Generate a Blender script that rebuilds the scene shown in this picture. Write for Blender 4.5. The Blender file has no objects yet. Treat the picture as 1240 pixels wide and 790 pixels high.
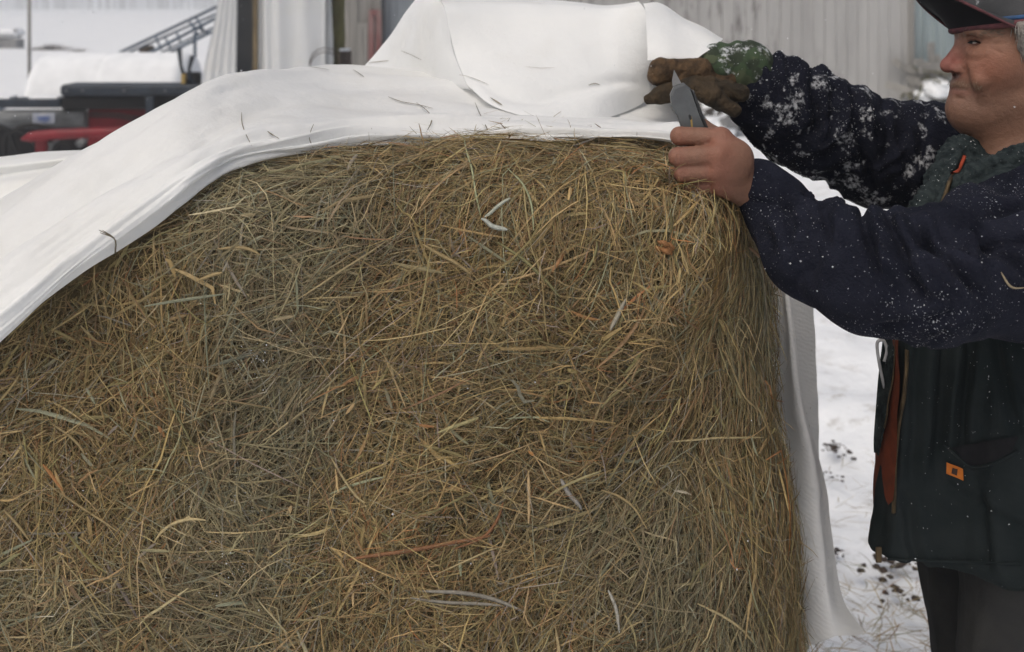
import bpy, math, random
import numpy as np
from mathutils import Vector, Matrix
from mathutils.bvhtree import BVHTree

random.seed(7)
rng = np.random.default_rng(11)
S = bpy.context.scene
COL = S.collection
F_PX, U0, V0, CAM_H = 1330.0, 620.0, 6.0, 1.7


def P(u, v, Y):
    """A place in metres, from where it is seen and how far away it stands."""
    return np.array([(u - U0) / F_PX * Y, Y, CAM_H - (v - V0) / F_PX * Y])


# ------------------------------------------------------------------ noise
def _hash(ix, iy, iz):
    n = (ix * 374761393 + iy * 668265263 + iz * 2147483647 + 1013904223) & 0xFFFFFFFF
    n = ((n ^ (n >> 13)) * 1274126177) & 0xFFFFFFFF
    n = n ^ (n >> 16)
    return (n & 0xFFFF).astype(np.float64) / 65535.0


def vnoise(p):
    p = np.asarray(p, float)
    i = np.floor(p).astype(np.int64)
    f = p - i
    f = f * f * (3 - 2 * f)
    out = 0
    for dx in (0, 1):
        for dy in (0, 1):
            for dz in (0, 1):
                w = (f[..., 0] if dx else 1 - f[..., 0]) * (f[..., 1] if dy else 1 - f[..., 1]) * (f[..., 2] if dz else 1 - f[..., 2])
                out = out + w * _hash(i[..., 0] + dx, i[..., 1] + dy, i[..., 2] + dz)
    return out * 2 - 1


def fbm(p, octv=3):
    p = np.asarray(p, float)
    a, s = 1.0, 0
    for k in range(octv):
        s = s + a * vnoise(p + 17.3 * k)
        p = p * 2.03
        a *= .5
    return s


def sstep(a, b, x):
    t = np.clip((x - a) / (b - a), 0, 1)
    return t * t * (3 - 2 * t)


# ------------------------------------------------------------------ objects
WLOC = {}


def link(o, parent=None, loc=(0, 0, 0)):
    COL.objects.link(o)
    loc = Vector(loc)
    WLOC[o.name] = loc
    if parent is not None:
        o.parent = parent
        o.location = loc - WLOC[parent.name]
    else:
        o.location = loc
    return o


def mesh(name, V, Fc, mats=None, parent=None, smooth=True, col=None, matidx=None, loc=(0, 0, 0), attrs=None):
    """V in world metres; Fc = array of quads/triangles or a list of polygons."""
    V = np.asarray(V, np.float32).reshape(-1, 3) - np.asarray(loc, np.float32)
    me = bpy.data.meshes.new(name)
    if isinstance(Fc, np.ndarray):
        nf, k = Fc.shape
        me.vertices.add(len(V))
        me.vertices.foreach_set('co', V.ravel())
        me.loops.add(nf * k)
        me.loops.foreach_set('vertex_index', Fc.astype(np.int32).ravel())
        me.polygons.add(nf)
        me.polygons.foreach_set('loop_start', np.arange(nf, dtype=np.int32) * k)
        me.update(calc_edges=True)
        me.validate()
    else:
        me.from_pydata([tuple(map(float, v)) for v in V], [], [tuple(map(int, f)) for f in Fc])
        me.update()
    if mats is not None:
        for m in (mats if isinstance(mats, (list, tuple)) else [mats]):
            me.materials.append(m)
    if matidx is not None:
        me.polygons.foreach_set('material_index', np.asarray(matidx, np.int32))
    me.polygons.foreach_set('use_smooth', np.full(len(me.polygons), smooth, dtype=bool))
    if col is not None:
        c = np.ones((len(V), 4), np.float32)
        c[:, :3] = col
        at = me.color_attributes.new('col', 'FLOAT_COLOR', 'POINT')
        at.data.foreach_set('color', c.ravel())
    o = bpy.data.objects.new(name, me)
    return link(o, parent, loc)


def thing(name, label, cat, loc=(0, 0, 0), group=None):
    o = bpy.data.objects.new(name, None)
    link(o, None, loc)
    return tag(o, label, cat, group)


def tag(o, label, cat, group=None, kind=None):
    if label: o['label'] = label
    if cat: o['category'] = cat
    if group: o['group'] = group
    if kind: o['kind'] = kind
    return o


class MB:
    """collects simple solids into one mesh"""

    def __init__(s):
        s.V, s.F, s.n = [], [], 0

    def add(s, V, Fc):
        s.V.append(np.asarray(V, float).reshape(-1, 3))
        s.F += [[i + s.n for i in f] for f in Fc]
        s.n += len(s.V[-1])
        return s

    def box(s, c, size, R=None, bev=0.0):
        hx, hy, hz = [a / 2 for a in size]
        b = min(bev, hx * .9, hy * .9, hz * .9)
        if b <= 0:
            V = np.array([(x, y, z) for x in (-hx, hx) for y in (-hy, hy) for z in (-hz, hz)])
            Fc = [(0, 1, 3, 2), (4, 6, 7, 5), (0, 4, 5, 1), (2, 3, 7, 6), (0, 2, 6, 4), (1, 5, 7, 3)]
        else:
            V, Fc = [], []
            # chamfered box: 24 vertices
            idx = {}
            for sx in (-1, 1):
                for sy in (-1, 1):
                    for sz in (-1, 1):
                        for ax in range(3):
                            q = [sx * (hx - b), sy * (hy - b), sz * (hz - b)]
                            q[ax] = (sx * hx, sy * hy, sz * hz)[ax]
                            idx[(sx, sy, sz, ax)] = len(V)
                            V.append(q)
            V = np.array(V)
            for sx in (-1, 1):
                Fc.append([idx[(sx, a, c2, 0)] for a, c2 in ((-1, -1), (1, -1), (1, 1), (-1, 1))])
                Fc.append([idx[(a, sx, c2, 1)] for a, c2 in ((-1, -1), (1, -1), (1, 1), (-1, 1))])
                Fc.append([idx[(a, c2, sx, 2)] for a, c2 in ((-1, -1), (1, -1), (1, 1), (-1, 1))])
            for a in (-1, 1):
                for c2 in (-1, 1):
                    Fc.append([idx[(-1, a, c2, 1)], idx[(1, a, c2, 1)], idx[(1, a, c2, 2)], idx[(-1, a, c2, 2)]])
                    Fc.append([idx[(a, -1, c2, 0)], idx[(a, 1, c2, 0)], idx[(a, 1, c2, 2)], idx[(a, -1, c2, 2)]])
                    Fc.append([idx[(a, c2, -1, 0)], idx[(a, c2, 1, 0)], idx[(a, c2, 1, 1)], idx[(a, c2, -1, 1)]])
                    for d in (-1, 1):
                        Fc.append([idx[(a, c2, d, 0)], idx[(a, c2, d, 1)], idx[(a, c2, d, 2)]])
        if R is not None:
            V = V @ np.array(R).T
        return s.add(V + np.asarray(c, float), Fc)

    def tube(s, pts, r, n=10, caps=True):
        pts = np.asarray(pts, float)
        m = len(pts)
        r = np.full(m, r) if np.isscalar(r) else np.asarray(r, float)
        T = np.gradient(pts, axis=0)
        T /= np.linalg.norm(T, axis=1)[:, None] + 1e-12
        up = np.array([0, 0, 1.0]) if abs(T[0][2]) < .9 else np.array([1.0, 0, 0])
        N = np.cross(T[0], up); N /= np.linalg.norm(N)
        V = []
        for i in range(m):
            N = N - T[i] * N.dot(T[i]); N /= np.linalg.norm(N)
            B = np.cross(T[i], N)
            a = np.arange(n) * 2 * math.pi / n
            V.append(pts[i] + r[i] * (np.cos(a)[:, None] * N + np.sin(a)[:, None] * B))
        Fc = [(i * n + j, i * n + (j + 1) % n, (i + 1) * n + (j + 1) % n, (i + 1) * n + j) for i in range(m - 1) for j in range(n)]
        if caps:
            Fc += [tuple(range(n))[::-1], tuple(range((m - 1) * n, m * n))]
        return s.add(np.concatenate(V), Fc)

    def build(s, name, mat, parent=None, smooth=False, loc=(0, 0, 0), col=None):
        return mesh(name, np.concatenate(s.V), s.F, mat, parent, smooth, loc=loc, col=col)


def spline(pts, n):
    """Catmull-Rom through pts (m,k) at n even parameter steps"""
    pts = np.asarray(pts, float)
    m = len(pts)
    q = np.concatenate([[2 * pts[0] - pts[1]], pts, [2 * pts[-1] - pts[-2]]])
    t = np.linspace(0, m - 1, n)
    i = np.minimum(t.astype(int), m - 2)
    f = (t - i)
    f = f.reshape((-1,) + (1,) * (pts.ndim - 1))
    a, b, c, d = q[i], q[i + 1], q[i + 2], q[i + 3]
    return .5 * ((2 * b) + (-a + c) * f + (2 * a - 5 * b + 4 * c - d) * f ** 2 + (-a + 3 * b - 3 * c + d) * f ** 3)


def patch(ctrl, n, m):
    c = spline(np.asarray(ctrl, float), n)
    c = spline(c.transpose(1, 0, 2), m).transpose(1, 0, 2)
    return c


def gridfaces(n, m, close=False):
    i, j = np.meshgrid(np.arange(n - 1), np.arange(m if close else m - 1), indexing='ij')
    j2 = (j + 1) % m
    return np.stack([i * m + j, i * m + j2, (i + 1) * m + j2, (i + 1) * m + j], -1).reshape(-1, 4)


def gridnormals(G):
    a = np.gradient(G, axis=0); b = np.gradient(G, axis=1)
    n = np.cross(a, b)
    return n / (np.linalg.norm(n, axis=-1)[..., None] + 1e-12)


# ------------------------------------------------------------------ materials
def nodes(name):
    m = bpy.data.materials.new(name)
    m.use_nodes = True
    nt = m.node_tree
    b = nt.nodes['Principled BSDF']
    return m, nt, b


def N(nt, t, **kw):
    n = nt.nodes.new(t)
    for k, v in kw.items():
        if k in ('ins',):
            for a, c in v.items(): n.inputs[a].default_value = c
        else:
            setattr(n, k, v)
    return n


def mixc(nt, fac, a, b, mode='MIX'):
    n = nt.nodes.new('ShaderNodeMix'); n.data_type = 'RGBA'; n.blend_type = mode
    for s, v in ((n.inputs[0], fac), (n.inputs[6], a), (n.inputs[7], b)):
        if hasattr(v, 'is_output'): nt.links.new(v, s)
        elif isinstance(v, (int, float)): s.default_value = v
        else: s.default_value = (*v[:3], 1)
    return n.outputs[2]


def noise(nt, scale, detail=4, rough=.55, vec=None, stretch=None):
    tc = nt.nodes.new('ShaderNodeTexCoord')
    src = tc.outputs['Object'] if vec is None else vec
    if stretch is not None:
        mp = nt.nodes.new('ShaderNodeMapping'); mp.inputs['Scale'].default_value = stretch
        nt.links.new(src, mp.inputs['Vector']); src = mp.outputs[0]
    n = nt.nodes.new('ShaderNodeTexNoise')
    n.inputs['Scale'].default_value = scale; n.inputs['Detail'].default_value = detail; n.inputs['Roughness'].default_value = rough
    nt.links.new(src, n.inputs['Vector'])
    return n.outputs['Fac']


def ramp(nt, fac, stops):
    r = nt.nodes.new('ShaderNodeValToRGB')
    el = r.color_ramp.elements
    while len(el) < len(stops): el.new(.5)
    for e, (p, c) in zip(el, stops):
        e.position = p
        e.color = (c, c, c, 1) if isinstance(c, (int, float)) else (*c, 1)
    nt.links.new(fac, r.inputs[0])
    return r.outputs[0]


def bump(nt, b, h, strength=.3, dist=.01, prev=None):
    n = nt.nodes.new('ShaderNodeBump')
    n.inputs['Strength'].default_value = strength; n.inputs['Distance'].default_value = dist
    nt.links.new(h, n.inputs['Height'])
    if prev is not None: nt.links.new(prev, n.inputs['Normal'])
    nt.links.new(n.outputs[0], b.inputs['Normal'])
    return n.outputs[0]


def mat(name, c1, c2=None, scale=8, rough=.8, bstr=.2, bscale=None, bdist=.004, metal=0, spec=.3, stretch=None, lo=.35, hi=.65, attr=False):
    m, nt, b = nodes(name)
    c2 = c2 or tuple(x * .7 for x in c1)
    f = ramp(nt, noise(nt, scale, stretch=stretch), [(lo, 0.0), (hi, 1.0)])
    c = mixc(nt, f, c1, c2)
    if attr:
        a = N(nt, 'ShaderNodeAttribute', attribute_name='col')
        c = mixc(nt, .25, a.outputs['Color'], c, 'MULTIPLY') if attr == 'mul' else a.outputs['Color']
    nt.links.new(c, b.inputs['Base Color'])
    b.inputs['Roughness'].default_value = rough
    b.inputs['Metallic'].default_value = metal
    b.inputs['Specular IOR Level'].default_value = spec
    if bstr: bump(nt, b, noise(nt, bscale or scale * 4, 5, stretch=stretch), bstr, bdist)
    return m


def snowflecks(m, dens=.62, scale=230, big=0.0, snow=(.75, .77, .8)):
    """flecks of snow caught on the cloth: fine grains in uneven patches, larger smears where big > 0"""
    nt = m.node_tree; b = nt.nodes['Principled BSDF']
    base = b.inputs['Base Color'].links[0].from_socket
    fine = noise(nt, scale, 2, .5)
    reg = noise(nt, 9, 3, .6)
    add = N(nt, 'ShaderNodeMath', operation='MULTIPLY_ADD'); add.inputs[1].default_value = .30; 
    nt.links.new(reg, add.inputs[0]); nt.links.new(fine, add.inputs[2])
    f = ramp(nt, add.outputs[0], [(dens, 0.0), (dens + .04, .6)])
    if big > 0:
        g = ramp(nt, noise(nt, 26, 5, .65), [(1 - big, 0.0), (1 - big + .06, .62)])
        g2 = ramp(nt, noise(nt, 120, 3, .6), [(.42, 0.0), (.6, 1.0)])
        mu = N(nt, 'ShaderNodeMath', operation='MULTIPLY'); nt.links.new(g, mu.inputs[0]); nt.links.new(g2, mu.inputs[1])
        mx = N(nt, 'ShaderNodeMath', operation='MAXIMUM'); nt.links.new(f, mx.inputs[0]); nt.links.new(mu.outputs[0], mx.inputs[1])
        f = mx.outputs[0]
    nt.links.new(mixc(nt, f, base, snow), b.inputs['Base Color'])
    return m


M = {}
# strands
m, nt, b = nodes('hay'); M['hay'] = m
a = N(nt, 'ShaderNodeAttribute', attribute_name='col')
nt.links.new(mixc(nt, .55, a.outputs['Color'], ramp(nt, noise(nt, 160, 3), [(.3, .45), (.7, 1.0)]), 'MULTIPLY'), b.inputs['Base Color'])
b.inputs['Roughness'].default_value = .55; b.inputs['Specular IOR Level'].default_value = .35
b.inputs['Subsurface Weight'].default_value = 0
M['hay_core'] = mat('hay_core', (.15, .115, .055), (.07, .052, .026), 60, .95, .9, 140, .02)

# bale wrap: thin white sheet, lets a little light through
def sheet(name, c, weave):
    m, nt, b = nodes(name)
    stain = ramp(nt, noise(nt, 3.2, 5, .6), [(.52, 0.0), (.78, .30)])
    col = mixc(nt, stain, c, (.62, .58, .48))
    speck = ramp(nt, noise(nt, 170, 2, .4), [(.735, 0.0), (.76, .55)])
    col = mixc(nt, speck, col, (.33, .29, .2)) if weave else col
    nt.links.new(col, b.inputs['Base Color'])
    b.inputs['Roughness'].default_value = .5; b.inputs['Specular IOR Level'].default_value = .25
    n1 = bump(nt, b, noise(nt, 34, 6, .62), .30, .012)
    if weave:
        mp = N(nt, 'ShaderNodeMapping'); tc = N(nt, 'ShaderNodeTexCoord')
        mp.inputs['Rotation'].default_value = (0, math.radians(62), 0)
        nt.links.new(tc.outputs['Object'], mp.inputs[0])
        w = N(nt, 'ShaderNodeTexWave', ins={'Scale': 46, 'Distortion': 7.0, 'Detail': 3.5, 'Detail Scale': 1.2})
        nt.links.new(mp.outputs[0], w.inputs[0])
        n1 = bump(nt, b, w.outputs['Fac'], .16, .003, n1)
    else:
        n1 = bump(nt, b, noise(nt, 260, 2), .08, .002, n1)
    tr = N(nt, 'ShaderNodeBsdfTranslucent'); nt.links.new(col, tr.inputs[0])
    mx = N(nt, 'ShaderNodeMixShader'); mx.inputs[0].default_value = .26
    nt.links.new(b.outputs[0], mx.inputs[1]); nt.links.new(tr.outputs[0], mx.inputs[2])
    nt.links.new(mx.outputs[0], nt.nodes['Material Output'].inputs['Surface'])
    return m


M['wrap'] = sheet('bale_wrap_film', (.92, .93, .925), False)
M['net'] = sheet('bale_wrap_net', (.87, .865, .85), True)
M['plastic'] = sheet('shelter_plastic', (.72, .73, .73), False)

# skin: colour varies over the face and hand (redder nose and knuckles)
m, nt, b = nodes('skin'); M['skin'] = m
a = N(nt, 'ShaderNodeAttribute', attribute_name='col')
c = mixc(nt, .5, a.outputs['Color'], ramp(nt, noise(nt, 90, 4, .6), [(.3, .72), (.7, 1.0)]), 'MULTIPLY')
nt.links.new(c, b.inputs['Base Color'])
b.inputs['Roughness'].default_value = .5; b.inputs['Specular IOR Level'].default_value = .35
b.inputs['Subsurface Weight'].default_value = .12; b.inputs['Subsurface Radius'].default_value = (.008, .003, .0015)
n1 = bump(nt, b, noise(nt, 420, 4, .6), .25, .0012)
bump(nt, b, noise(nt, 110, 5, .7), .5, .005, n1)

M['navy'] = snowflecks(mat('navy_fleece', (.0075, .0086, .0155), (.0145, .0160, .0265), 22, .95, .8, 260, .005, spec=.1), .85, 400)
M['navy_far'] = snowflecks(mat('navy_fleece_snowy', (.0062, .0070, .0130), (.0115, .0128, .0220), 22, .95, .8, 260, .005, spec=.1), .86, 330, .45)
M['vest'] = snowflecks(mat('black_canvas', (.0100, .0145, .0155), (.0165, .0215, .0225), 14, .8, .5, 600, .0016, spec=.12), .90, 240)
M['knit'] = snowflecks(mat('grey_green_knit', (.035, .046, .047), (.012, .017, .019), 70, .95, .8, 190, .006, spec=.1), .86, 260)
M['lining'] = mat('orange_lining', (.16, .031, .010), (.10, .021, .007), 40, .9, .3, 300, .002)
M['brass'] = mat('brass_zip', (.11, .078, .042), (.06, .043, .025), 60, .5, .5, 400, .002, metal=.7)
M['patch'] = mat('orange_patch', (.52, .16, .022), (.40, .11, .015), 90, .9, .3, 500, .001)
M['mark'] = mat('dark_emblem', (.05, .028, .02), None, 90, .9, .1)
M['trousers'] = mat('charcoal_trousers', (.048, .048, .047), (.026, .027, .028), 9, .92, .4, 260, .003, spec=.15)
M['leather'] = mat('brown_leather', (.115, .068, .033), (.028, .018, .011), 42, .85, 1.0, 75, .010)
M['dkleather'] = mat('dark_leather', (.022, .017, .011), (.060, .040, .021), 40, .85, 1.0, 80, .010)
# camouflage cuff
m, nt, b = nodes('camo_cuff'); M['camo'] = m
c = mixc(nt, ramp(nt, noise(nt, 24, 3, .5), [(.46, 0.0), (.52, 1.0)]), (.034, .058, .026), (.018, .028, .014))
c = mixc(nt, ramp(nt, noise(nt, 34, 3, .5), [(.58, 0.0), (.62, 1.0)]), c, (.055, .070, .035))
nt.links.new(c, b.inputs['Base Color']); b.inputs['Roughness'].default_value = .9
bump(nt, b, noise(nt, 300, 3), .4, .002)
snowflecks(m, .85, 220, .44)
M['cap'] = snowflecks(mat('grey_cap', (.038, .040, .043), (.065, .066, .07), 14, .85, .4, 500, .0015), .87, 150, .38)
M['brim_under'] = mat('brim_black', (.006, .006, .008), None, 20, .85, .2)
M['trim'] = mat('cap_red_trim', (.13, .045, .05), (.07, .028, .032), 60, .85, .4, 300, .002)
M['piping'] = mat('cap_blue_piping', (.035, .10, .24), (.03, .06, .12), 60, .8, .3, 300, .002)
M['hair'] = mat('grey_hair', (.30, .275, .25), (.17, .155, .14), 60, .8, .6, 160, .004, stretch=(1, 1, 3))
M['eye'] = mat('eye_white', (.5, .46, .42), (.42, .36, .33), 60, .25, 0)
M['iris'] = mat('eye_iris', (.02, .025, .03), None, 60, .15, 0)
M['blade'] = mat('steel_blade', (.30, .30, .30), (.2, .2, .2), 60, .35, .2, 200, .001, metal=.6)
M['knife'] = mat('grey_knife', (.13, .14, .145), (.10, .105, .11), 40, .45, .3, 160, .001, metal=.3)
M['knife_dark'] = mat('knife_edge', (.05, .052, .055), None, 40, .5, .2, metal=.3)
M['boot'] = mat('boot_rubber', (.02, .018, .016), None, 20, .6, .3)
M['red'] = mat('red_paint', (.19, .010, .017), (.13, .008, .013), 5, .45, .15, 30, .004)
M['bluegrey'] = mat('dark_steel_beam', (.028, .038, .052), (.018, .023, .032), 6, .5, .2, 40, .004)
M['black'] = mat('black_rubber', (.008, .008, .009), None, 10, .6, .2)
M['greysteel'] = mat('grey_steel', (.20, .21, .215), (.10, .105, .11), 7, .5, .4, 60, .005, metal=.2, stretch=(1, 4, 4))
M['label_white'] = mat('label_plate', (.42, .43, .46), (.25, .28, .36), 18, .6, 0)
M['label_blue'] = mat('label_blue', (.06, .10, .26), (.12, .17, .34), 30, .6, 0)
M['ladder'] = mat('blue_grey_metal', (.07, .11, .16), (.045, .06, .085), 9, .6, .2)
M['yellow'] = mat('worn_yellow', (.42, .30, .10), (.25, .17, .06), 20, .7, .2)
M['wood'] = mat('old_post_wood', (.22, .17, .10), (.10, .075, .045), 7, .9, .6, 30, .01, stretch=(4, 4, .5))
M['bark'] = mat('mossy_bark', (.075, .062, .035), (.12, .115, .045), 6, .95, 1.0, 28, .03, stretch=(1.4, 1.4, .6))
M['darkwood'] = mat('dark_stub_wood', (.075, .055, .045), (.04, .03, .026), 9, .95, .6, 30, .01, stretch=(3, 3, .5))
M['dark'] = mat('dark_interior', (.020, .023, .028), (.035, .037, .04), 2, .95, .2)
M['redboard'] = mat('red_painted_board', (.16, .045, .042), (.26, .18, .17), 5, .9, .5, 25, .006, stretch=(3, 3, .4))
M['greyboard'] = mat('weathered_board', (.30, .285, .26), (.17, .165, .155), 2.2, .92, .6, 20, .01, stretch=(3, 3, .25))
M['stone'] = mat('far_grey_stone', (.22, .22, .22), (.13, .13, .13), 2, .95, .5, 9, .05)
M['twig'] = mat('far_twigs', (.09, .075, .06), (.05, .042, .035), 4, .95, 0)
M['orange'] = mat('orange_sign', (.55, .25, .02), None, 4, .6, 0)
M['bluemetal'] = mat('pale_blue_metal', (.30, .36, .37), (.22, .27, .285), 1.3, .5, .1, 9, .01, stretch=(3, 3, .4))
M['bluewood'] = mat('blue_grey_siding', (.20, .225, .25), (.13, .145, .165), 1.6, .85, .4, 12, .01, stretch=(4, 4, .3))
M['snowm'] = mat('settled_snow', (.84, .86, .88), (.76, .78, .80), 6, .8, .3, 40, .01, spec=.2)
M['flake'] = mat('snowflake', (.85, .87, .9), None, 10, .7, 0)
M['strap'] = mat('white_cord', (.42, .42, .43), None, 30, .8, .3)

# peeling white paint on grey boards
m, nt, b = nodes('peeling_paint'); M['paint'] = m
base = mixc(nt, ramp(nt, noise(nt, 1.1, 4, .6, stretch=(2.2, 2.2, .35)), [(.3, 0.0), (.7, 1.0)]), (.41, .405, .395), (.29, .285, .28))
fl = ramp(nt, noise(nt, 4.2, 5, .62, stretch=(3.0, 3.0, .42)), [(.535, 0.0), (.59, 1.0)])
pat = ramp(nt, noise(nt, .45, 2, .5), [(.44, 0.0), (.60, 1.0)])
mm = N(nt, 'ShaderNodeMath', operation='MULTIPLY'); nt.links.new(fl, mm.inputs[0]); nt.links.new(pat, mm.inputs[1])
nt.links.new(mixc(nt, mm.outputs[0], base, (.13, .12, .115)), b.inputs['Base Color'])
b.inputs['Roughness'].default_value = .9
bump(nt, b, noise(nt, 5, 5, stretch=(3, 3, .3)), .3, .01)

# ground: trampled snow with mud and chaff near the bale, clean far away
m, nt, b = nodes('snow_ground'); M['ground'] = m
tc = N(nt, 'ShaderNodeTexCoord')
white = mixc(nt, noise(nt, .35, 4), (.86, .875, .89), (.78, .80, .82))
mud = ramp(nt, noise(nt, 7.5, 7, .68), [(.53, 0.0), (.66, .8)])
regn = ramp(nt, noise(nt, .9, 3, .6), [(.36, .1), (.62, 1.0)])
sp = N(nt, 'ShaderNodeSeparateXYZ'); nt.links.new(tc.outputs['Object'], sp.inputs[0])
near = N(nt, 'ShaderNodeMapRange', ins={1: 3.0, 2: 16.0, 3: 1.0, 4: .25}); nt.links.new(sp.outputs['Y'], near.inputs[0])
k1 = N(nt, 'ShaderNodeMath', operation='MULTIPLY'); nt.links.new(mud, k1.inputs[0]); nt.links.new(regn, k1.inputs[1])
k2 = N(nt, 'ShaderNodeMath', operation='MULTIPLY'); nt.links.new(k1.outputs[0], k2.inputs[0]); nt.links.new(near.outputs[0], k2.inputs[1])
dirt = mixc(nt, noise(nt, 30, 4), (.16, .13, .10), (.30, .26, .19))
nt.links.new(mixc(nt, k2.outputs[0], white, dirt), b.inputs['Base Color'])
b.inputs['Roughness'].default_value = .75
n1 = bump(nt, b, noise(nt, 14, 6, .6), .35, .03)
bump(nt, b, noise(nt, 2.2, 4, .6), .4, .12, n1)

# ------------------------------------------------------------------ setting
xs = np.concatenate([-np.geomspace(1200, 6, 40), np.linspace(-5.5, 5.5, 160), np.geomspace(6, 1200, 40)])
ys = np.concatenate([[-60, -20, -6, -2], np.linspace(-1, 9, 150), np.geomspace(9.2, 1600, 70)])
GX, GY = np.meshgrid(xs, ys, indexing='ij')
d = np.hypot(GX, GY)
GZ = (fbm(np.stack([GX * 2.6, GY * 2.6, GX * 0], -1), 5) * .045) * (d < 14) - .02
GZ = np.minimum(GZ + fbm(np.stack([GX * .05, GY * .05, GX * 0], -1), 2) * .25 * sstep(20, 60, d), 1.1)
g = mesh('snow_ground', np.stack([GX, GY, GZ], -1), gridfaces(*GX.shape)[:, ::-1], M['ground'])
tag(g, 'trampled snow with mud and chaff by the bale, smooth white field behind', None, kind='structure')

# distant woods across the field
V = []
for k in range(1700):
    x = random.uniform(-420, 420); y = 430 + random.uniform(-25, 40); h = random.uniform(9, 17)
    V += [(x - .25, y, -1), (x + .25, y, -1), (x, y, h)]
    for q in range(14):
        z = h * random.uniform(.25, 1); r = (1.15 - z / h) * 5 + .6; a = random.uniform(0, 6.28)
        c = np.array([x, y, z]); e = np.array([math.cos(a) * r, math.sin(a) * r, r * random.uniform(.2, .9)])
        s = np.array([-math.sin(a), math.cos(a), 0]) * .35
        V += [c - s, c + s, c + e]
V = np.array(V)
o = mesh('distant_woods', V, np.arange(len(V)).reshape(-1, 3), M['twig'], smooth=False)
tag(o, 'hazy grey line of bare woods across the far edge of the snowy field', 'woods', kind='stuff')

# ------------------------------------------------------------------ barn
YB = 19.6
bx0, bx1 = P(500, 0, YB)[0], P(1101, 0, YB)[0]
barn = thing('barn', 'long weathered barn with peeling whitish boards behind the man', 'barn', ((bx0 + bx1) / 2, YB + 3, 0))
mb = MB(); x = bx0; k = 0
while x < bx1 - .01:
    w = min(random.choice((.2, .22, .2, .19)), bx1 - x)
    mb.box((x + w / 2, YB + .03 + random.uniform(0, .012), 2.6), (w - .008, .05, 5.2)); x += w; k += 1
for z in (1.4, 3.6): mb.box(((bx0 + bx1) / 2, YB + .1, z), (bx1 - bx0, .08, .15))
mb.build('board_wall', M['paint'], barn)
mb = MB(); mb.box(((bx0 + bx1) / 2, YB + .2, 2.55), (bx1 - bx0 - .05, .05, 5.1)); mb.box((bx1 - .1, YB + 3.4, 2.5), (.1, 6.2, 5)); mb.box(((bx0 + bx1) / 2, YB + 6.6, 2.5), (bx1 - bx0 - .05, .1, 5))
mb.build('inner_wall', M['dark'], barn)
mb = MB()
for s in (-1, 1):
    mb.box(((bx0 + bx1) / 2 + .5, YB + 3.3 + s * 1.8, 6.3), (bx1 - bx0 + 5.5, 4.4, .12), Matrix.Rotation(-s * math.radians(34), 3, 'X'))
mb.build('roof', M['snowm'], barn)
mb = MB(); mb.box((P(1103, 0, YB)[0], YB - .01, 2.6), (.09, .12, 5.2)).build('corner_board', M['greyboard'], barn)
# metal clad end
mx0, mx1 = P(1107, 0, YB)[0], P(1107, 0, YB)[0] + 4.6
xx = np.linspace(mx0, mx1, 260); ph = ((xx - mx0) / .19) % 1
dep = np.where(ph < .18, -.04, np.where(ph < .26, -.04 + (ph - .18) / .08 * .04, np.where(ph > .92, -(ph - .92) / .08 * .04, 0)))
Gr = np.array([[(xq, YB + .09 + dq, z) for xq, dq in zip(xx, dep)] for z in (.0, 1.3, 2.6, 5.2)])
mesh('metal_cladding', Gr, gridfaces(4, 260)[:, ::-1], M['bluemetal'], barn, smooth=False)
MB().box(((mx0 + mx1) / 2, YB + .3, 2.5), (4.5, .2, 5)).build('metal_backing', M['dark'], barn)
o = MB().box(P(598, -1, YB - .03) + np.array([0, 0, .1]), (.27, .03, .36), bev=.01).build('orange_sign', M['orange'])
tag(o, 'small orange sign on the barn boards above the lifted sheet', 'sign')

# smaller shed to the left with red frames
sx0, sx1 = P(417, 0, 18.6)[0], bx0 - .02
shed = thing('shed', 'grey blue shed with red window frames beside the tree', 'shed', ((sx0 + sx1) / 2 - 1, 20, 0))
mb = MB(); x = P(455, 0, 18.6)[0]
while x < P(520, 0, 18.6)[0]:
    mb.box((x + .06, 18.62 + random.uniform(0, .01), 2.4), (.115, .04, 4.8)); x += .12
mb.build('siding', M['bluewood'], shed)
mb = MB(); x = P(410, 0, 18.6)[0]
while x < P(455, 0, 18.6)[0] - .05:
    w = random.uniform(.14, .24); mb.box((x + w / 2, 18.60 + random.uniform(0, .03), 2.3 + random.uniform(-.1, .1)), (w - .012, .04, 4.7)); x += w
mb.build('board_wall', M['greyboard'], shed)
MB().box(((sx0 + sx1) / 2, 18.9, 2.3), (sx1 - sx0 - .1, .4, 4.6)).build('inner_wall', M['dark'], shed)
def framed(u0, u1, v0, v1, fm, pm):
    a, c = P(u0, v1, 18.5), P(u1, v0, 18.5)
    f = MB(); t = .09
    f.box(((a[0] + c[0]) / 2, 18.54, c[2] - t / 2), (c[0] - a[0], .08, t)); 
    f.box((a[0] + t / 2, 18.54, (a[2] + c[2] - t) / 2 - .004), (t, .08, c[2] - a[2] - t)); f.box((c[0] - t / 2, 18.54, (a[2] + c[2] - t) / 2 - .004), (t, .08, c[2] - a[2] - t))
    o = f.build('window', fm, shed)
    MB().box(((a[0] + c[0]) / 2, 18.575, (a[2] + c[2]) / 2), (c[0] - a[0] - t, .03, c[2] - a[2] - t)).build('pane', pm, o)
framed(446, 462, 12, 92, M['redboard'], M['greyboard'])
framed(433, 445, 28, 104, M['greyboard'], M['redboard'])
MB().box(P(464, 30, 18.5), (.05, .08, 1.1)).build('shutter_edge', M['dark'], shed)

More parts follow.
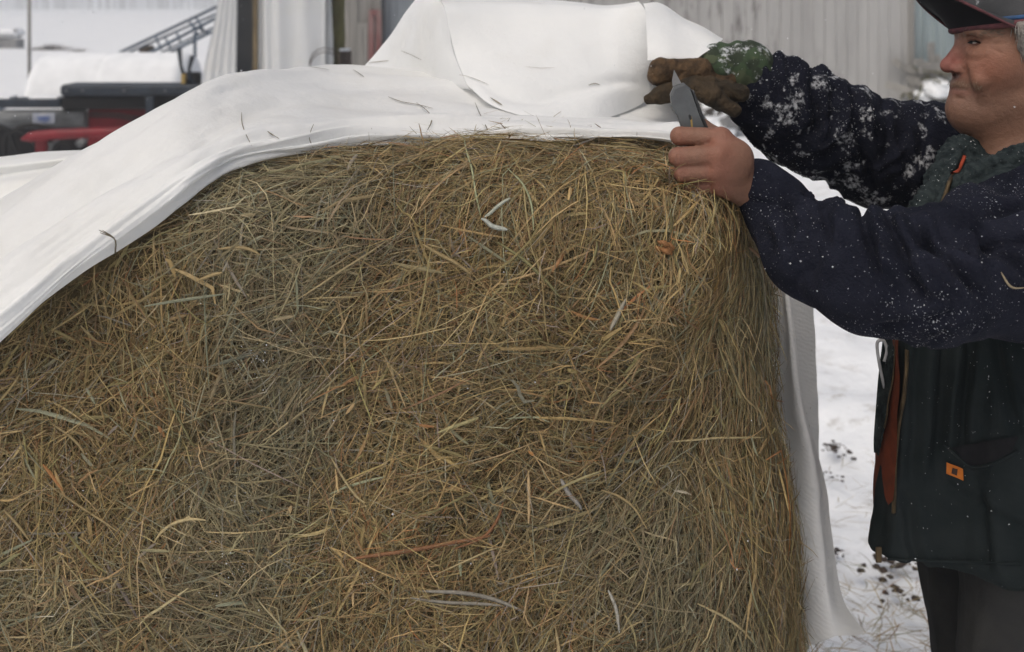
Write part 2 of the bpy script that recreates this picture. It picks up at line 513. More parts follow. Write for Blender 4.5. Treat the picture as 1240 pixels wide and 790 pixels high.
# tree by the shed: trunk from the ground, forks above the frame
tx = P(408, 0, 9.0)
tree = thing('bare_tree', 'slim mossy bare tree trunk between the plastic shelter and the shed', 'tree', (tx[0], 9.0, 0))
mb = MB(); n = 46
zz = np.linspace(-.1, 4.2, n)
pts = np.stack([tx[0] + .02 * np.sin(zz * 1.7), 9.0 + .03 * np.sin(zz * 1.1 + 1), zz], 1)
mb.tube(pts, .064 - .007 * zz + .008 * vnoise(np.stack([zz * 5, zz * 0, zz * 0], -1)) + .06 * np.exp(-zz * 5), 14)
o = mb.build('trunk', M['bark'], tree, True)
vv = np.array([v.co for v in o.data.vertices]); vv[:, :2] += fbm(vv * 16, 3)[:, None] * .009 * np.array([1, 1])
o.data.vertices.foreach_set('co', vv.astype(np.float32).ravel())
mb = MB()
def limb(p, dirv, L, r, dep):
    dirv = dirv / np.linalg.norm(dirv)
    q = [p]; dd = dirv.copy()
    for k in range(5):
        dd = dd + rng.normal(0, .13, 3) + np.array([0, 0, .04]); dd /= np.linalg.norm(dd); q.append(q[-1] + dd * L / 5)
    mb.tube(q, np.linspace(r, r * .45, 6), 6)
    if dep > 0:
        for k in range(3):
            i = random.choice((2, 3, 4, 5)); nd = dd + rng.normal(0, .6, 3)
            limb(q[i], nd, L * .62, r * .5, dep - 1)
for k in range(5): limb(pts[-1 - k * 3], np.array([random.uniform(-1, 1), random.uniform(-1, 1), random.uniform(.6, 1.6)]), 1.6, .026, 2)
mb.build('crown', M['bark'], tree, True)
o = MB().tube([P(419, 120, 8.7) * np.array([1, 1, 0]), P(418.5, 62, 8.7)], [.06, .045], 9).build('post_stub', M['darkwood'], smooth=True)
tag(o, 'short dark brown post stub right beside the mossy trunk', 'post')
# snow cap on the stub
o2 = MB().box(P(417.5, 60.5, 8.7), (.08, .08, .02), bev=.008).build('snow_cap', M['snowm'], o); 

# shelter hung with white plastic
YS = 8.2
sh = thing('plastic_shelter', 'shelter hung with white plastic sheets round a dark doorway', 'shelter', (P(318, 0, YS)[0], YS, 0))
def curtain(name, ctrl, n=30, m=30, amp=.012, fx=9):
    G = patch(ctrl, n, m)
    ph = np.linspace(0, 1, m)[None, :] * fx
    w = np.sin(ph * 6.28 + fbm(np.stack([G[..., 2] * .8, ph + 0 * G[..., 0], ph * 0 + G[..., 2] * 0], -1), 2) * 1.5)
    G[..., 1] += amp * w
    return mesh(name, G, gridfaces(n, m), M['plastic'], sh)
def col_pts(us, zs, Y):   # rows by height
    return [[np.array([(u - U0) / F_PX * Yk, Yk, z]) for u, Yk in zip(us_z, Ys_z)] for us_z, z, Ys_z in zip(us, zs, Y)]
zs = (3.4, 2.4, 1.7, 1.1, .0)
curtain('left_sheet', col_pts([(276, 282, 288), (272, 280, 287), (263, 276, 287), (243, 266, 286), (215, 255, 286)], zs, [(YS,) * 3] * 5), 40, 24, .010, 4)
curtain('right_sheet', col_pts([(311, 340, 393), (311, 340, 393), (311, 338, 393), (311, 338, 393), (311, 336, 393)], zs, [(YS, YS - .06, YS)] * 5), 40, 60, .016, 3.4)
MB().box((P(302, 0, YS + 1.3)[0], YS + 1.3, 1.7), (.50, .05, 3.4)).build('doorway_shade', M['dark'], sh)  # dark sheet standing in for the shade inside the doorway
MB().box((P(309.5, 0, YS - .02)[0], YS - .02, 1.7), (.03, .06, 3.4)).build('door_post', M['wood'], sh)
MB().box((P(340, 0, YS)[0], YS + .6, 3.45), (P(395, 0, YS)[0] - P(265, 0, YS)[0], 1.5, .08)).build('roof', M['plastic'], sh)
MB().box((P(391, 0, YS + .7)[0], YS + .7, 1.7), (.03, 1.2, 3.4)).build('side_sheet', M['plastic'], sh)
mb = MB()
for s in (0, 1):
    mb.tube([(P(395, 0, YS)[0] + .0 + .12 * math.sin(t), YS - .04, 1.22 + .13 * math.cos(t) + s * .03) for t in np.linspace(-1.4, 1.2 + s, 9)], .004, 5)
mb.build('tie_cord', M['darkwood'], sh, True)

# far things on the field
a = P(-60, 58, 42); c = P(25, 42, 42)
w = thing('low_wall', 'low grey wall capped with snow out on the field', 'wall', (a[0], 42, 0))
mb = MB()
for k in range(9):
    mb.box((a[0] + (c[0] - a[0]) * (k + .5) / 9, 42, .16), ((c[0] - a[0]) / 9 - .004, .7, .5 + random.uniform(-.03, .03)), bev=.03)
mb.build('stonework', M['stone'], w)
MB().box(((a[0] + c[0]) / 2, 42, .62), (c[0] - a[0] + .1, .9, .38), bev=.14).build('snow_cap', M['snowm'], w, True)
def scrub(u, v, h, wd, lab, n=240):
    base = P(u, v, CAM_H * F_PX / (v - V0))
    mb2 = []
    for k in range(n):
        q = base + np.array([random.gauss(0, wd * .4), random.gauss(0, .25), 0]); L = h * random.uniform(.4, 1) * max(.3, 1 - abs(q[0] - base[0]) / wd)
        t = q + np.array([random.gauss(0, .2), random.gauss(0, .2), L]); s = np.array([.012, 0, 0])
        mb2 += [q - s, q + s, t]
    o = mesh('scrub_bush', np.array(mb2), np.arange(len(mb2)).reshape(-1, 3), M['twig'], smooth=False)
    return tag(o, lab, 'bush')
scrub(62, 62, .36, 1.1, 'wide low leafless bush right of the pole on the snowy field', 420)
scrub(94, 65, .26, .28, 'tiny leafless bush alone right of the wide low bush', 110)

o = MB().tube([P(35.5, 0, 14.5) * np.array([1, 1, 0]), np.array([P(35.5, 0, 14.5)[0], 14.5, 2.6])], .022, 10).build('pole', M['greyboard'], smooth=True)
tag(o, 'thin grey pole standing in the snow at the left behind the wrapped bale', 'pole')

# white wrapped bale lying in the snow
YW = 11.0
wa, wc = P(21, 120, YW), P(213, 66, YW)
wb = thing('wrapped_bale', 'snowy white wrapped round bale lying behind the red machine', 'wrapped bale', ((wa[0] + wc[0]) / 2, YW + .6, 0))
R = .6; n = 60; mm_ = 40
L = wc[0] - wa[0]
prof = []
for t in np.linspace(0, 1, n):
    e = .12; xq = t * L
    k = min(t * L, (1 - t) * L)
    r = R if k > e else R - e + math.sqrt(max(e * e - (e - k) ** 2, 0))
    r += -.012 * math.exp(-((t - .46) / .012) ** 2)
    prof.append((wa[0] + xq, max(r, .01)))
prof = [(prof[0][0] + .001, .01)] + prof + [(prof[-1][0] - .001, .01)]
G = np.array([[(xq, YW + .62 + r * math.cos(q), .60 + r * math.sin(q)) for q in np.linspace(0, 2 * math.pi, mm_, endpoint=False)] for xq, r in prof])
G += gridnormals(G) * fbm(G * 5, 3)[..., None] * .006
mesh('plastic_skin', G, gridfaces(len(prof), mm_, True), M['snowm'], wb)

# lattice ladder sloping up behind
YL = 13.0
lad = thing('lattice_conveyor', 'blue grey lattice conveyor frame sloping up behind the wrapped bale', 'conveyor', (P(200, 0, YL)[0], YL, 0))
def rail(u0, v0, u1, v1, Y, r, name='rail'):
    a = P(u0, v0, Y); c = P(u1, v1, Y); dv = (c - a); dv /= np.linalg.norm(dv)
    q0 = a - dv * ((a[2] + .0) / dv[2]) * .999; q1 = c + dv * .5
    MB().tube([q0, q1], r, 8).build(name, M['ladder'], lad, True)
rail(147, 63, 255, 12, YL, .018); rail(158, 63, 255, 20, YL + .02, .014); rail(186, 62, 254, 26, YL - .35, .018); rail(191, 66, 253, 36, YL - .35, .012); rail(201, 66, 250, 42, YL - .36, .018)
for (u0, v0, u1, v1) in ((188, 43, 195, 60), (200, 46, 207, 59), (228, 24, 240, 42), (232, 31, 252, 40), (214, 40, 218, 50), (238, 22, 246, 36)):
    MB().tube([P(u0, v0, YL), P(u1, v1, YL - .36)], .013, 7).build('cross_bar', M['ladder'], lad, True)
MB().box(P(178, 60, YL - .2), (.12, .2, .06), Matrix.Rotation(-.4, 3, 'Y'), bev=.01).build('gear_housing', M['twig'], lad)
for u in (170, 236): 
    q = P(u, 40 if u > 200 else 58, YL - .18); MB().tube([q * np.array([1, 1, 0]), q], .02, 8).build('leg', M['ladder'], lad, True)

# red farm machine
YM = 9.0
fm = thing('farm_machine', 'red farm machine with a dark steel beam, roller and hoses', 'farm machine', (P(100, 0, YM)[0], YM, 0))
def mbox(u0, u1, v0, v1, Y, dep, m_, name, bev=.01, parent=None):
    a = P(u0, v1, Y); c = P(u1, v0, Y)
    return MB().box(((a[0] + c[0]) / 2, Y + dep / 2, (a[2] + c[2]) / 2), (c[0] - a[0], dep, c[2] - a[2]), bev=bev).build(name, m_, parent or fm)
mbox(72, 246, 103, 117, YM - .1, .32, M['bluegrey'], 'top_beam', .02)
mbox(74, 244, 117.5, 133, YM - .02, .2, M['black'], 'under_beam')
mbox(-120, 73, 120, 131, YM + .02, .2, M['bluegrey'], 'side_beam')
mb = MB()
for (u0, u1) in ((-40, 10), (33, 68)):
    a = P(u0, 120.5, YM); c = P(u1, 117.5, YM); mb.box(((a[0] + c[0]) / 2, YM + .1, (a[2] + c[2]) / 2), (c[0] - a[0], .16, c[2] - a[2]), bev=.006)
mb.build('snow_ridge', M['snowm'], fm)
a = P(-120, 144, YM + .05); c = P(104, 144, YM + .05)
ro = MB().tube([a, c], .076, 24).build('roller', M['greysteel'], fm, True)
q = P(53, 143.5, YM - .035); lb = MB().box(q, (.18, .006, .085), bev=.002).build('label_plate', M['label_white'], fm)
mb = MB(); mb.box(q + np.array([0, -.006, .008]), (.10, .004, .018)); mb.box(q + np.array([0, -.006, -.014]), (.085, .004, .014)); mb.build('label_mark', M['label_blue'], lb)
mbox(106, 225, 128, 215, YM + .06, .08, M['red'], 'side_panel', .015)
mbox(-120, 106, 156, 230, YM + .3, .3, M['black'], 'lower_frame')
pts = spline([P(26, 169, YM - .25), P(45, 165, YM - .25), P(90, 162, YM - .25), P(230, 158, YM - .2)], 24)
MB().tube(pts, np.concatenate([np.linspace(.012, .04, 6), np.full(18, .042)]), 14).build('drawbar', M['red'], fm, True)
mbox(42, 55, 168, 240, YM - .22, .06, M['red'], 'stand')
for ctrl in ([(20, 195), (12, 170), (22, 155), (45, 152), (70, 160), (60, 172)], [(5, 190), (8, 165), (25, 160), (40, 175), (48, 190)], [(-10, 150), (10, 158), (18, 178), (30, 195)], [(62, 190), (70, 175), (85, 178), (92, 190)]):
    MB().tube(spline([P(u, v, YM - .12) for u, v in ctrl], 24), .018, 8).build('hose', M['black'], fm, True)
for cc in ([P(58, 182, YM), P(70, 165, YM)], [P(94, 176, YM - .1), P(104, 168, YM - .1)]):
    MB().tube(cc, .03, 8).build('coupling', M['greysteel'], fm, True)
for pts_ in ([P(226, 103, YM), P(219, 80, YM), P(217, 59, YM)], [P(232, 103, YM), P(229, 84, YM), P(233, 68, YM)], [P(238, 104, YM), P(226, 92, YM)]):
    MB().tube(pts_, [.018, .014, .022][:len(pts_)], 8).build('lever', M['bluegrey'], fm, True)
mbox(219, 224, 90, 102, YM - .05, .05, M['yellow'], 'lever_bracket', .004)
mbox(222, 240, 88, 103, YM + .0, .1, M['black'], 'valve_block', .01)
for u, v in ((80, 110), (100, 110), (150, 110), (200, 110), (232, 110)):
    MB().tube([P(u, v, YM - .115), P(u, v, YM - .09)], .012, 6).build('bolt', M['greysteel'], fm)
mbox(176, 186, 117, 140, YM - .13, .03, M['bluegrey'], 'bracket', .004)
for vv_ in (137, 141): MB().tube(spline([P(108, vv_, YM), P(140, vv_ + 1, YM - .02), P(175, vv_ + 6, YM), P(205, vv_ + 4, YM)], 16), .010, 7).build('hydraulic_pipe', M['black'], fm, True)
mb = MB()
for k in range(60):
    mb.box(P(random.uniform(76, 240), 102.6, YM + random.uniform(0, .15)), (random.uniform(.02, .08), random.uniform(.02, .06), .008), bev=.003)
o = mb.build('snow_dusting', M['snowm'], fm, True); o['kind'] = 'stuff'
for u in (-60, 190):
    q = P(u, 100, YM + .8); Y_ = YM + .8
    w_ = MB(); w_.tube([(q[0] - .12, Y_, .42), (q[0] - .1, Y_, .42), (q[0] + .1, Y_, .42), (q[0] + .12, Y_, .42)], [.34, .42, .42, .34], 28); w_.build('wheel', M['black'], fm, True)
mbox(-60, 190, 205, 222, YM + .7, .15, M['red'], 'axle')

# heap by the barn foot, and rubble by the lifted sheet
def heap(name, label, cat, u, v, spread, h, n, mts, loc_snow=True):
    Y = CAM_H * F_PX / (v - V0); base = P(u, v, Y)
    t = thing(name, label, cat, tuple(base))
    for mi, (mname, mm2) in enumerate(mts):
        mb = MB()
        for k in range(n):
            q = base + np.array([random.gauss(0, spread * .45), random.gauss(0, spread * .3), random.uniform(.02, h) ])
            dv = np.array([random.gauss(0, 1), random.gauss(0, .5), random.gauss(0, .5)]); dv /= np.linalg.norm(dv)
            if mname == 'sticks': mb.tube([q - dv * .3, q + rng.normal(0, .04, 3), q + dv * .3], [.02, .022, .010], 6)
            elif mname == 'boards': mb.box(q, (random.uniform(.4, 1.0), .03, .12), Matrix.Rotation(random.uniform(-.3, 1.5), 3, 'Y') @ Matrix.Rotation(random.uniform(-.5, .5), 3, 'Z'))
            else: mb.box(q * np.array([1, 1, .6]), np.array([random.uniform(.15, .4)] * 3) * np.array([1, .8, .5]), Matrix.Rotation(random.uniform(0, 3), 3, 'Z') @ Matrix.Rotation(random.uniform(-.4, .4), 3, 'X'), bev=.05)
        mb.build(mname, mm2, t)
    return t
heap('brush_heap', 'heap of brush, boards and snow against the barn foot beside the man', 'heap', 1132, 124, .45, .62, 16, (('sticks', M['bark']), ('boards', M['greyboard']), ('snow_lumps', M['snowm'])))
heap('rubble_heap', 'low heap of grey rubble and snow seen under the gloved hand', 'heap', 862, 162, .42, .34, 22, (('sticks', M['twig']), ('stones', M['stone']), ('snow_lumps', M['snowm'])))

# clods and chaff on the trodden snow right of the bale
pts_, rr_ = [], []
for k in range(20):
    cu_, cv_ = random.uniform(985, 1235), random.choice((random.uniform(500, 1000), random.uniform(540, 780)))
    if k < 2: cu_, cv_ = random.gauss(1012, 6), random.gauss(553, 6)
    Y = CAM_H * F_PX / (cv_ - V0); c0 = P(cu_, cv_, Y); big = random.choice((.35, .5, .7, 1.3))
    for q in range(random.randint(5, 26)):
        pts_.append(c0 + np.array([random.gauss(0, .035 * big + .012), random.gauss(0, .05 * big + .012), .004])); rr_.append(random.uniform(.002, .009) * big + .0012)
V, Fq = [], []
uvq = np.array([(math.cos(t) * math.cos(p), math.sin(t) * math.cos(p), .6 * math.sin(p)) for p in (-.6, .25, .95) for t in np.linspace(0, 6.283, 7, endpoint=False)] + [(0, 0, .6)])
sf = [list(f) for f in gridfaces(3, 7, True)] + [[14 + k, 14 + (k + 1) % 7, 21, 21] for k in range(7)]
for q, r in zip(pts_, rr_):
    V.append(q + uvq * r * rng.uniform(.6, 1.4, (22, 1)) * np.array([1.3, 1.3, 1]))
mb = MB()
for v_ in V: mb.add(v_, [f if f[2] != f[3] else f[:3] for f in sf])
o = mb.build('mud_clods', M['darkwood'], smooth=True); tag(o, 'dark mud clods scattered over the trodden snow', 'mud clods', kind='stuff')
n = 900
pq = []
for k in range(n):
    u_, v_ = random.uniform(960, 1240), random.choice((random.uniform(560, 1000), random.gauss(760, 40)))
    if v_ < 500: v_ = 520
    pq.append(P(u_, v_, CAM_H * F_PX / (v_ - V0)))
CHAFF = np.array(pq)

# ------------------------------------------------------------------ strands
def strands(P0, Nn, D, L, W, curl, h0, h1, roll, colr, surf=None, K=6, kink=None, taper=.35):
    """ribbons folded along the middle; surf = BVH to lie on"""
    n = len(P0)
    pos = P0.copy(); d = D.copy(); nrm = Nn.copy()
    rows = []
    for k in range(K + 1):
        t = k / K
        h = h0 * (1 - t) + h1 * t
        rows.append((pos + nrm * h[:, None], d.copy(), nrm.copy()))
        if k == K: break
        kk_ = curl / K
        if kink is not None: kk_ = kk_ + np.where(kink[0] == k, kink[1], 0)
        d = d + np.cross(nrm, d) * np.tan(np.clip(kk_, -1.3, 1.3))[:, None]
        d -= nrm * np.sum(d * nrm, 1)[:, None]
        d /= np.linalg.norm(d, axis=1)[:, None] + 1e-9
        pos = pos + d * (L / K)[:, None]
        if surf is not None:
            for i in range(n):
                r = surf.find_nearest(pos[i])
                if r[0] is not None:
                    pos[i] = r[0]; nrm[i] = r[1]
    V = np.zeros((n, K + 1, 3, 3))
    for k, (p, dd, nn) in enumerate(rows):
        if k == 0 or k == K: T = dd
        else:
            T = rows[k + 1][0] - rows[k - 1][0]; T = T / (np.linalg.norm(T, axis=1)[:, None] + 1e-9)
        B = np.cross(T, nn); B /= np.linalg.norm(B, axis=1)[:, None] + 1e-9
        Nq = np.cross(B, T)
        s = np.cos(roll)[:, None] * B + np.sin(roll)[:, None] * Nq
        f = -np.sin(roll)[:, None] * B + np.cos(roll)[:, None] * Nq
        t = k / K
        w = W * (1 - (1 - taper) * abs(2 * t - 1) ** 3) * .5
        V[:, k, 0] = p - s * w[:, None]
        V[:, k, 1] = p + f * (w * .55)[:, None]
        V[:, k, 2] = p + s * w[:, None]
    base = (np.arange(n) * (K + 1) * 3)[:, None, None]
    kk = (np.arange(K) * 3)[None, :, None]
    jj = np.arange(2)[None, None, :]
    q = base + kk + jj
    Fq = np.stack([q, q + 1, q + 4, q + 3], -1).reshape(-1, 4)
    C = np.repeat(colr, (K + 1) * 3, axis=0)
    return V.reshape(-1, 3), Fq, C


PAL = np.array([(.385, .280, .125), (.46, .355, .18), (.285, .235, .105), (.27, .265, .175), (.250, .165, .080), (.34, .165, .065), (.33, .28, .23)])
PALW = np.array([.34, .12, .17, .11, .18, .035, .045])


def haycolour(n, tone=None):
    c = PAL[rng.choice(len(PAL), n, p=PALW / PALW.sum())]
    c = c * rng.uniform(.60, 1.25, (n, 1)) * rng.uniform(.94, 1.06, (n, 3))
    return c if tone is None else c * tone[:, None]


nn_ = np.tile([0, 0, 1.0], (n, 1)); an_ = rng.uniform(0, 6.28, n)
V, Fq, C = strands(CHAFF + np.array([0, 0, .012]), nn_, np.stack([np.cos(an_), np.sin(an_), 0 * an_], 1), rng.uniform(.02, .13, n), rng.uniform(.0012, .0032, n), rng.normal(0, .5, n), np.zeros(n), rng.uniform(0, .02, n), rng.uniform(-.5, .5, n), haycolour(n), None)
o = mesh('hay_chaff', V, Fq, M['hay'], col=C); tag(o, 'thin wisps of spilled hay lying on the snow', 'spilled hay', kind='stuff')

# ------------------------------------------------------------------ hay bale
Y0B, DB, LB = 1.385, .30, 1.30
prof = np.array([(.165, 1.483), (.280, 1.451), (.342, 1.395), (.370, 1.320), (.372, 1.2), (.389, 1.0), (.426, .756), (.44, .5), (.38, .25), (.32, .08), (.1, -.01), (-.4, -.015), (-.8, .02),
                 (-1.0, .18), (-1.10, .48), (-1.12, .8), (-1.04, 1.04), (-.88, 1.22), (-.70, 1.345), (-.52, 1.435), (-.30, 1.484), (-.05, 1.491)])
m_ = 240
pp = spline(np.concatenate([prof, prof[:1]]), m_ + 1)[:-1]
tg = np.roll(pp, -1, 0) - np.roll(pp, 1, 0); nin = np.stack([tg[:, 1], -tg[:, 0]], 1); nin /= np.linalg.norm(nin, axis=1)[:, None]
if np.mean(np.sum(nin * (np.array([-.35, .75]) - pp), 1)) < 0: nin = -nin
wr = .075 + .205 * sstep(0.05, .36, pp[:, 0]) * sstep(1.52, 1.30, pp[:, 1]) + .04 * sstep(-.5, -1.1, pp[:, 0])
for _ in range(12): wr = (np.roll(wr, 1) + wr * 2 + np.roll(wr, -1)) / 4
cen = np.array([-.35, .78])
rows = []
for Yb, ins in ((Y0B + LB, .5), (Y0B + LB, .02), (Y0B + LB - .04, 0), (Y0B + LB * .75, 0), (Y0B + LB * .5, 0)):
    q = pp + (cen - pp) * ins; rows.append(np.stack([q[:, 0], np.full(m_, Yb), q[:, 1]], 1))
for ph in np.radians(np.linspace(0, 90, 12)):
    q = pp + nin * (wr * (1 - math.cos(ph)))[:, None]
    dloc = DB * (.45 + .55 * sstep(.08, .2, wr))
    rows.append(np.stack([q[:, 0], Y0B + dloc * (1 - math.sin(ph)), q[:, 1]], 1))
last = rows[-1]
for s in np.linspace(.05, 1, 26):
    q = last.copy(); q[:, 0] += (cen[0] - q[:, 0]) * s; q[:, 2] += (cen[1] - q[:, 2]) * s; rows.append(q)
G = np.array(rows)
nG = gridnormals(G)
lump = fbm(G * np.array([5.2, 5.2, 5.2]), 2) * .018 + fbm(G * 15, 1) * .006
fr = sstep(Y0B + DB + .25, Y0B + .2, G[..., 1])
G[..., 1] += -lump * fr * 1.0
G[..., 0] += lump * .5 * fr * sstep(.2, .4, G[..., 0])
G[..., 2] += np.where(G[..., 2] > 1.3, lump * .35 * fr, 0)
bale = thing('hay_bale', 'big round bale of loose brown hay filling the foreground', 'hay bale', (-.35, 2.0, 0))
core = mesh('packed_hay', G, gridfaces(len(rows), m_, True), M['hay_core'], bale)
core.data.update()
cv = np.array([v.co for v in core.data.vertices]) + np.array(WLOC[core.name])
cf = [tuple(p.vertices) for p in core.data.polygons]
BALE = BVHTree.FromPolygons([Vector(v) for v in cv], cf)
# orient: normals outward?
r0 = BALE.ray_cast(Vector((-.3, 0, 1.1)), Vector((0, 1, 0)))
FLIP = -1 if r0[1].y > 0 else 1


class Surf:
    def find_nearest(self, p):
        r = BALE.find_nearest(Vector(p))
        return (r[0], r[1] * FLIP)


SURF = Surf()
# ------------------------------------------------------------------ bale wrap
wrap = thing('bale_wrap', 'white plastic bale wrap pulled back over the top of the hay bale', 'wrap', (0, 2.0, 1.5))
WR = {}
def sheetpiece(name, ctrl, n, m, amp=.004, fr=7, mt='wrap', fold=None, parent=wrap):
    G = patch([[P(*c) for c in row] for row in ctrl], n, m)
    nn = gridnormals(G)
    dsp = fbm(G * fr, 3) * amp
    if fold is not None: dsp = dsp + fold(*np.meshgrid(np.linspace(0, 1, n), np.linspace(0, 1, m), indexing='ij'), G)
    G = G + nn * dsp[..., None]
    o = mesh(name, G, gridfaces(n, m), M[mt], parent)
    WR[name] = BVHTree.FromPolygons([Vector(v) for v in G.reshape(-1, 3)], [tuple(f) for f in gridfaces(n, m)])
    return o


# band over the left shoulder and along the top: stations run left to right, points run from hay edge to back
ST = [
    [(-140, 545, 1.30), (-140, 500, 1.30), (-140, 440, 1.34), (-140, 380, 1.42), (-140, 335, 1.56), (-140, 350, 1.8), (-140, 420, 2.1)],
    [(-6, 416, 1.32), (-2, 403, 1.295), (0, 350, 1.32), (0, 290, 1.40), (0, 243, 1.54), (0, 255, 1.8), (0, 330, 2.1)],
    [(96, 332, 1.36), (99, 318, 1.335), (96, 282, 1.36), (98, 228, 1.44), (100, 182, 1.58), (104, 190, 1.85), (100, 260, 2.1)],
    [(194, 262, 1.40), (193, 250, 1.375), (182, 225, 1.40), (176, 178, 1.48), (176, 138, 1.62), (182, 146, 1.88), (180, 200, 2.15)],
    [(252, 222, 1.43), (248, 212, 1.41), (236, 192, 1.43), (234, 145, 1.52), (240, 105, 1.68), (250, 108, 1.92), (245, 160, 2.2)],
    [(304, 196, 1.475), (299, 188, 1.46), (292, 172, 1.48), (286, 126, 1.58), (292, 89, 1.78), (305, 92, 2.0), (300, 130, 2.3)],
    [(385, 183, 1.52), (380, 176, 1.51), (366, 160, 1.54), (352, 118, 1.68), (350, 87, 1.92), (355, 90, 2.1), (352, 118, 2.35)],
    [(454, 174, 1.555), (450, 168, 1.55), (440, 152, 1.62), (430, 118, 1.80), (422, 84, 2.12), (424, 88, 2.25), (424, 108, 2.4)],
    [(562, 171, 1.60), (560, 166, 1.595), (552, 150, 1.66), (548, 122, 1.84), (545, 98, 2.10), (545, 100, 2.25), (545, 108, 2.4)],
    [(672, 170, 1.60), (670, 164, 1.60), (668, 150, 1.68), (666, 133, 1.85), (664, 108, 2.12), (664, 106, 2.25), (664, 108, 2.4)],
    [(780, 170, 1.60), (778, 164, 1.60), (776, 152, 1.68), (772, 139, 1.85), (768, 116, 2.1), (768, 112, 2.25), (768, 110, 2.4)],
    [(845, 184, 1.62), (842, 176, 1.62), (838, 158, 1.70), (832, 143, 1.86), (826, 126, 2.08), (826, 120, 2.25), (824, 116, 2.4)],
    [(905, 235, 1.66), (900, 222, 1.67), (880, 190, 1.76), (868, 172, 1.88), (858, 160, 2.06), (852, 150, 2.25), (850, 145, 2.4)],
]
def fold_top(a, c, G):
    s = sstep(.36, .56, a)                       # only where it lies flat on the bale
    warp = .045 * fbm(np.stack([a * 6, c * 1.5, c * 0], -1), 2) + .05 * (a - .6)
    r = 0
    for c0, wd, am, f0 in ((.07, .025, .003, 5), (.15, .022, .006, 8), (.235, .022, .013, 7), (.33, .028, .018, 6), (.40, .02, .008, 9), (.47, .05, -.014, 5), (.60, .055, .020, 4), (.72, .06, -.008, 5)):
        q = (c + warp * (.4 + c) - c0) / wd
        prof_ = np.exp(-np.where(q > 0, q * .75, q * 1.6) ** 2)
        r = r + am * prof_ * np.clip(.75 + .9 * vnoise(np.stack([a * f0 + c0 * 40, a * 0, a * 0], -1)), .1, 1.6)
    # long soft creases along the left band
    t = .44 + .03 * np.sin(a * 13) + .10 * a
    l = (1 - s) * (-.020 * np.exp(-(((c - t) / .050) ** 2)) + .008 * np.exp(-(((c - t + .11) / .06) ** 2)) - .008 * np.exp(-(((c - .24 - .2 * a) / .03) ** 2)) * sstep(.15, .3, a) + .005 * fbm(np.stack([a * 9 - c * 3, c * 9, c * 0], -1), 3))
    lay = fbm(np.stack([a * 5 + c * 1.5, c * 26 + a * 6, c * 0], -1), 3) * .0075 * s + (1 - s) * fbm(np.stack([a * 4.0, (c - .1 * a) * 17, c * 0 + 4], -1), 3) * .0075
    return r * s + l + lay
sheetpiece('draped_band', ST, 240, 130, .0035, 6, fold=fold_top)
# sheet behind, off the left shoulder
sheetpiece('rear_fold', [
    [(-140, 205, 2.1), (0, 191, 2.1), (100, 181, 2.1), (200, 176, 2.1)],
    [(-140, 215, 1.98), (0, 200, 2.0), (100, 190, 2.0), (200, 186, 2.0)],
    [(-140, 232, 1.99), (0, 214, 2.0), (80, 203, 2.0), (200, 200, 2.0)],
    [(-140, 250, 1.9), (0, 228, 1.92), (80, 218, 1.92), (200, 215, 1.95)],
    [(-140, 340, 1.88), (0, 300, 1.9), (80, 280, 1.92), (200, 270, 1.95)],
    [(-140, 520, 1.95), (0, 480, 1.97), (80, 460, 1.97), (200, 420, 1.97)]], 50, 50, .005, 5)
# the part he lifts: front face up to the crest and over
sheetpiece('lifted_sheet', [
    [(566, 104, 1.85), (600, 130, 1.79), (660, 147, 1.765), (720, 146, 1.80), (765, 132, 1.88), (806, 109, 1.95)],
    [(560, 90, 1.88), (604, 102, 1.85), (660, 112, 1.83), (720, 112, 1.84), (760, 104, 1.89), (792, 97, 1.94)],
    [(551, 66, 1.92), (604, 72, 1.90), (660, 76, 1.89), (720, 76, 1.90), (758, 76, 1.91), (791, 76, 1.93)],
    [(544, 36, 1.94), (604, 40, 1.945), (660, 42, 1.945), (720, 43, 1.94), (756, 40, 1.93), (784, 42, 1.93)],
    [(538, 10, 1.96), (604, 14, 1.98), (660, 16, 1.98), (720, 18, 1.97), (756, 16, 1.95), (783, 18, 1.93)],
    [(530, -2, 2.02), (602, 2, 2.03), (660, 5, 2.03), (720, 8, 2.02), (752, 6, 1.98), (776, 5, 1.95)],
    [(520, 4, 2.12), (600, 10, 2.13), (660, 13, 2.13), (720, 16, 2.12), (752, 16, 2.06), (776, 14, 1.99)],
    [(500, 100, 2.35), (600, 100, 2.36), (660, 102, 2.36), (720, 104, 2.36), (760, 104, 2.3), (800, 100, 2.2)]], 90, 120, .006, 5,
    fold=lambda a, c, G: .004 * fbm(np.stack([c * 4 + a * 1.5, a * 1.3, a * 0], -1), 2) * sstep(.0, .2, a) + .010 * np.exp(-((a - .14 + .05 * np.sin(c * 7)) / .035) ** 2) * sstep(.05, .3, c) * sstep(.95, .7, c))
# shaded end of the lifted tent
sheetpiece('tent_end', [
    [(530, -2, 2.02), (517, -4, 2.08), (503, -1, 2.16)],
    [(538, 10, 1.96), (515, 8, 2.06), (489, 17, 2.19)],
    [(544, 36, 1.94), (510, 35, 2.06), (474, 38, 2.22)],
    [(551, 66, 1.92), (505, 62, 2.06), (456, 61, 2.25)],
    [(566, 101, 1.86), (510, 90, 2.04), (436, 84, 2.26)],
    [(572, 108, 1.85), (512, 102, 2.03), (430, 94, 2.26)]], 50, 40, .004, 7)
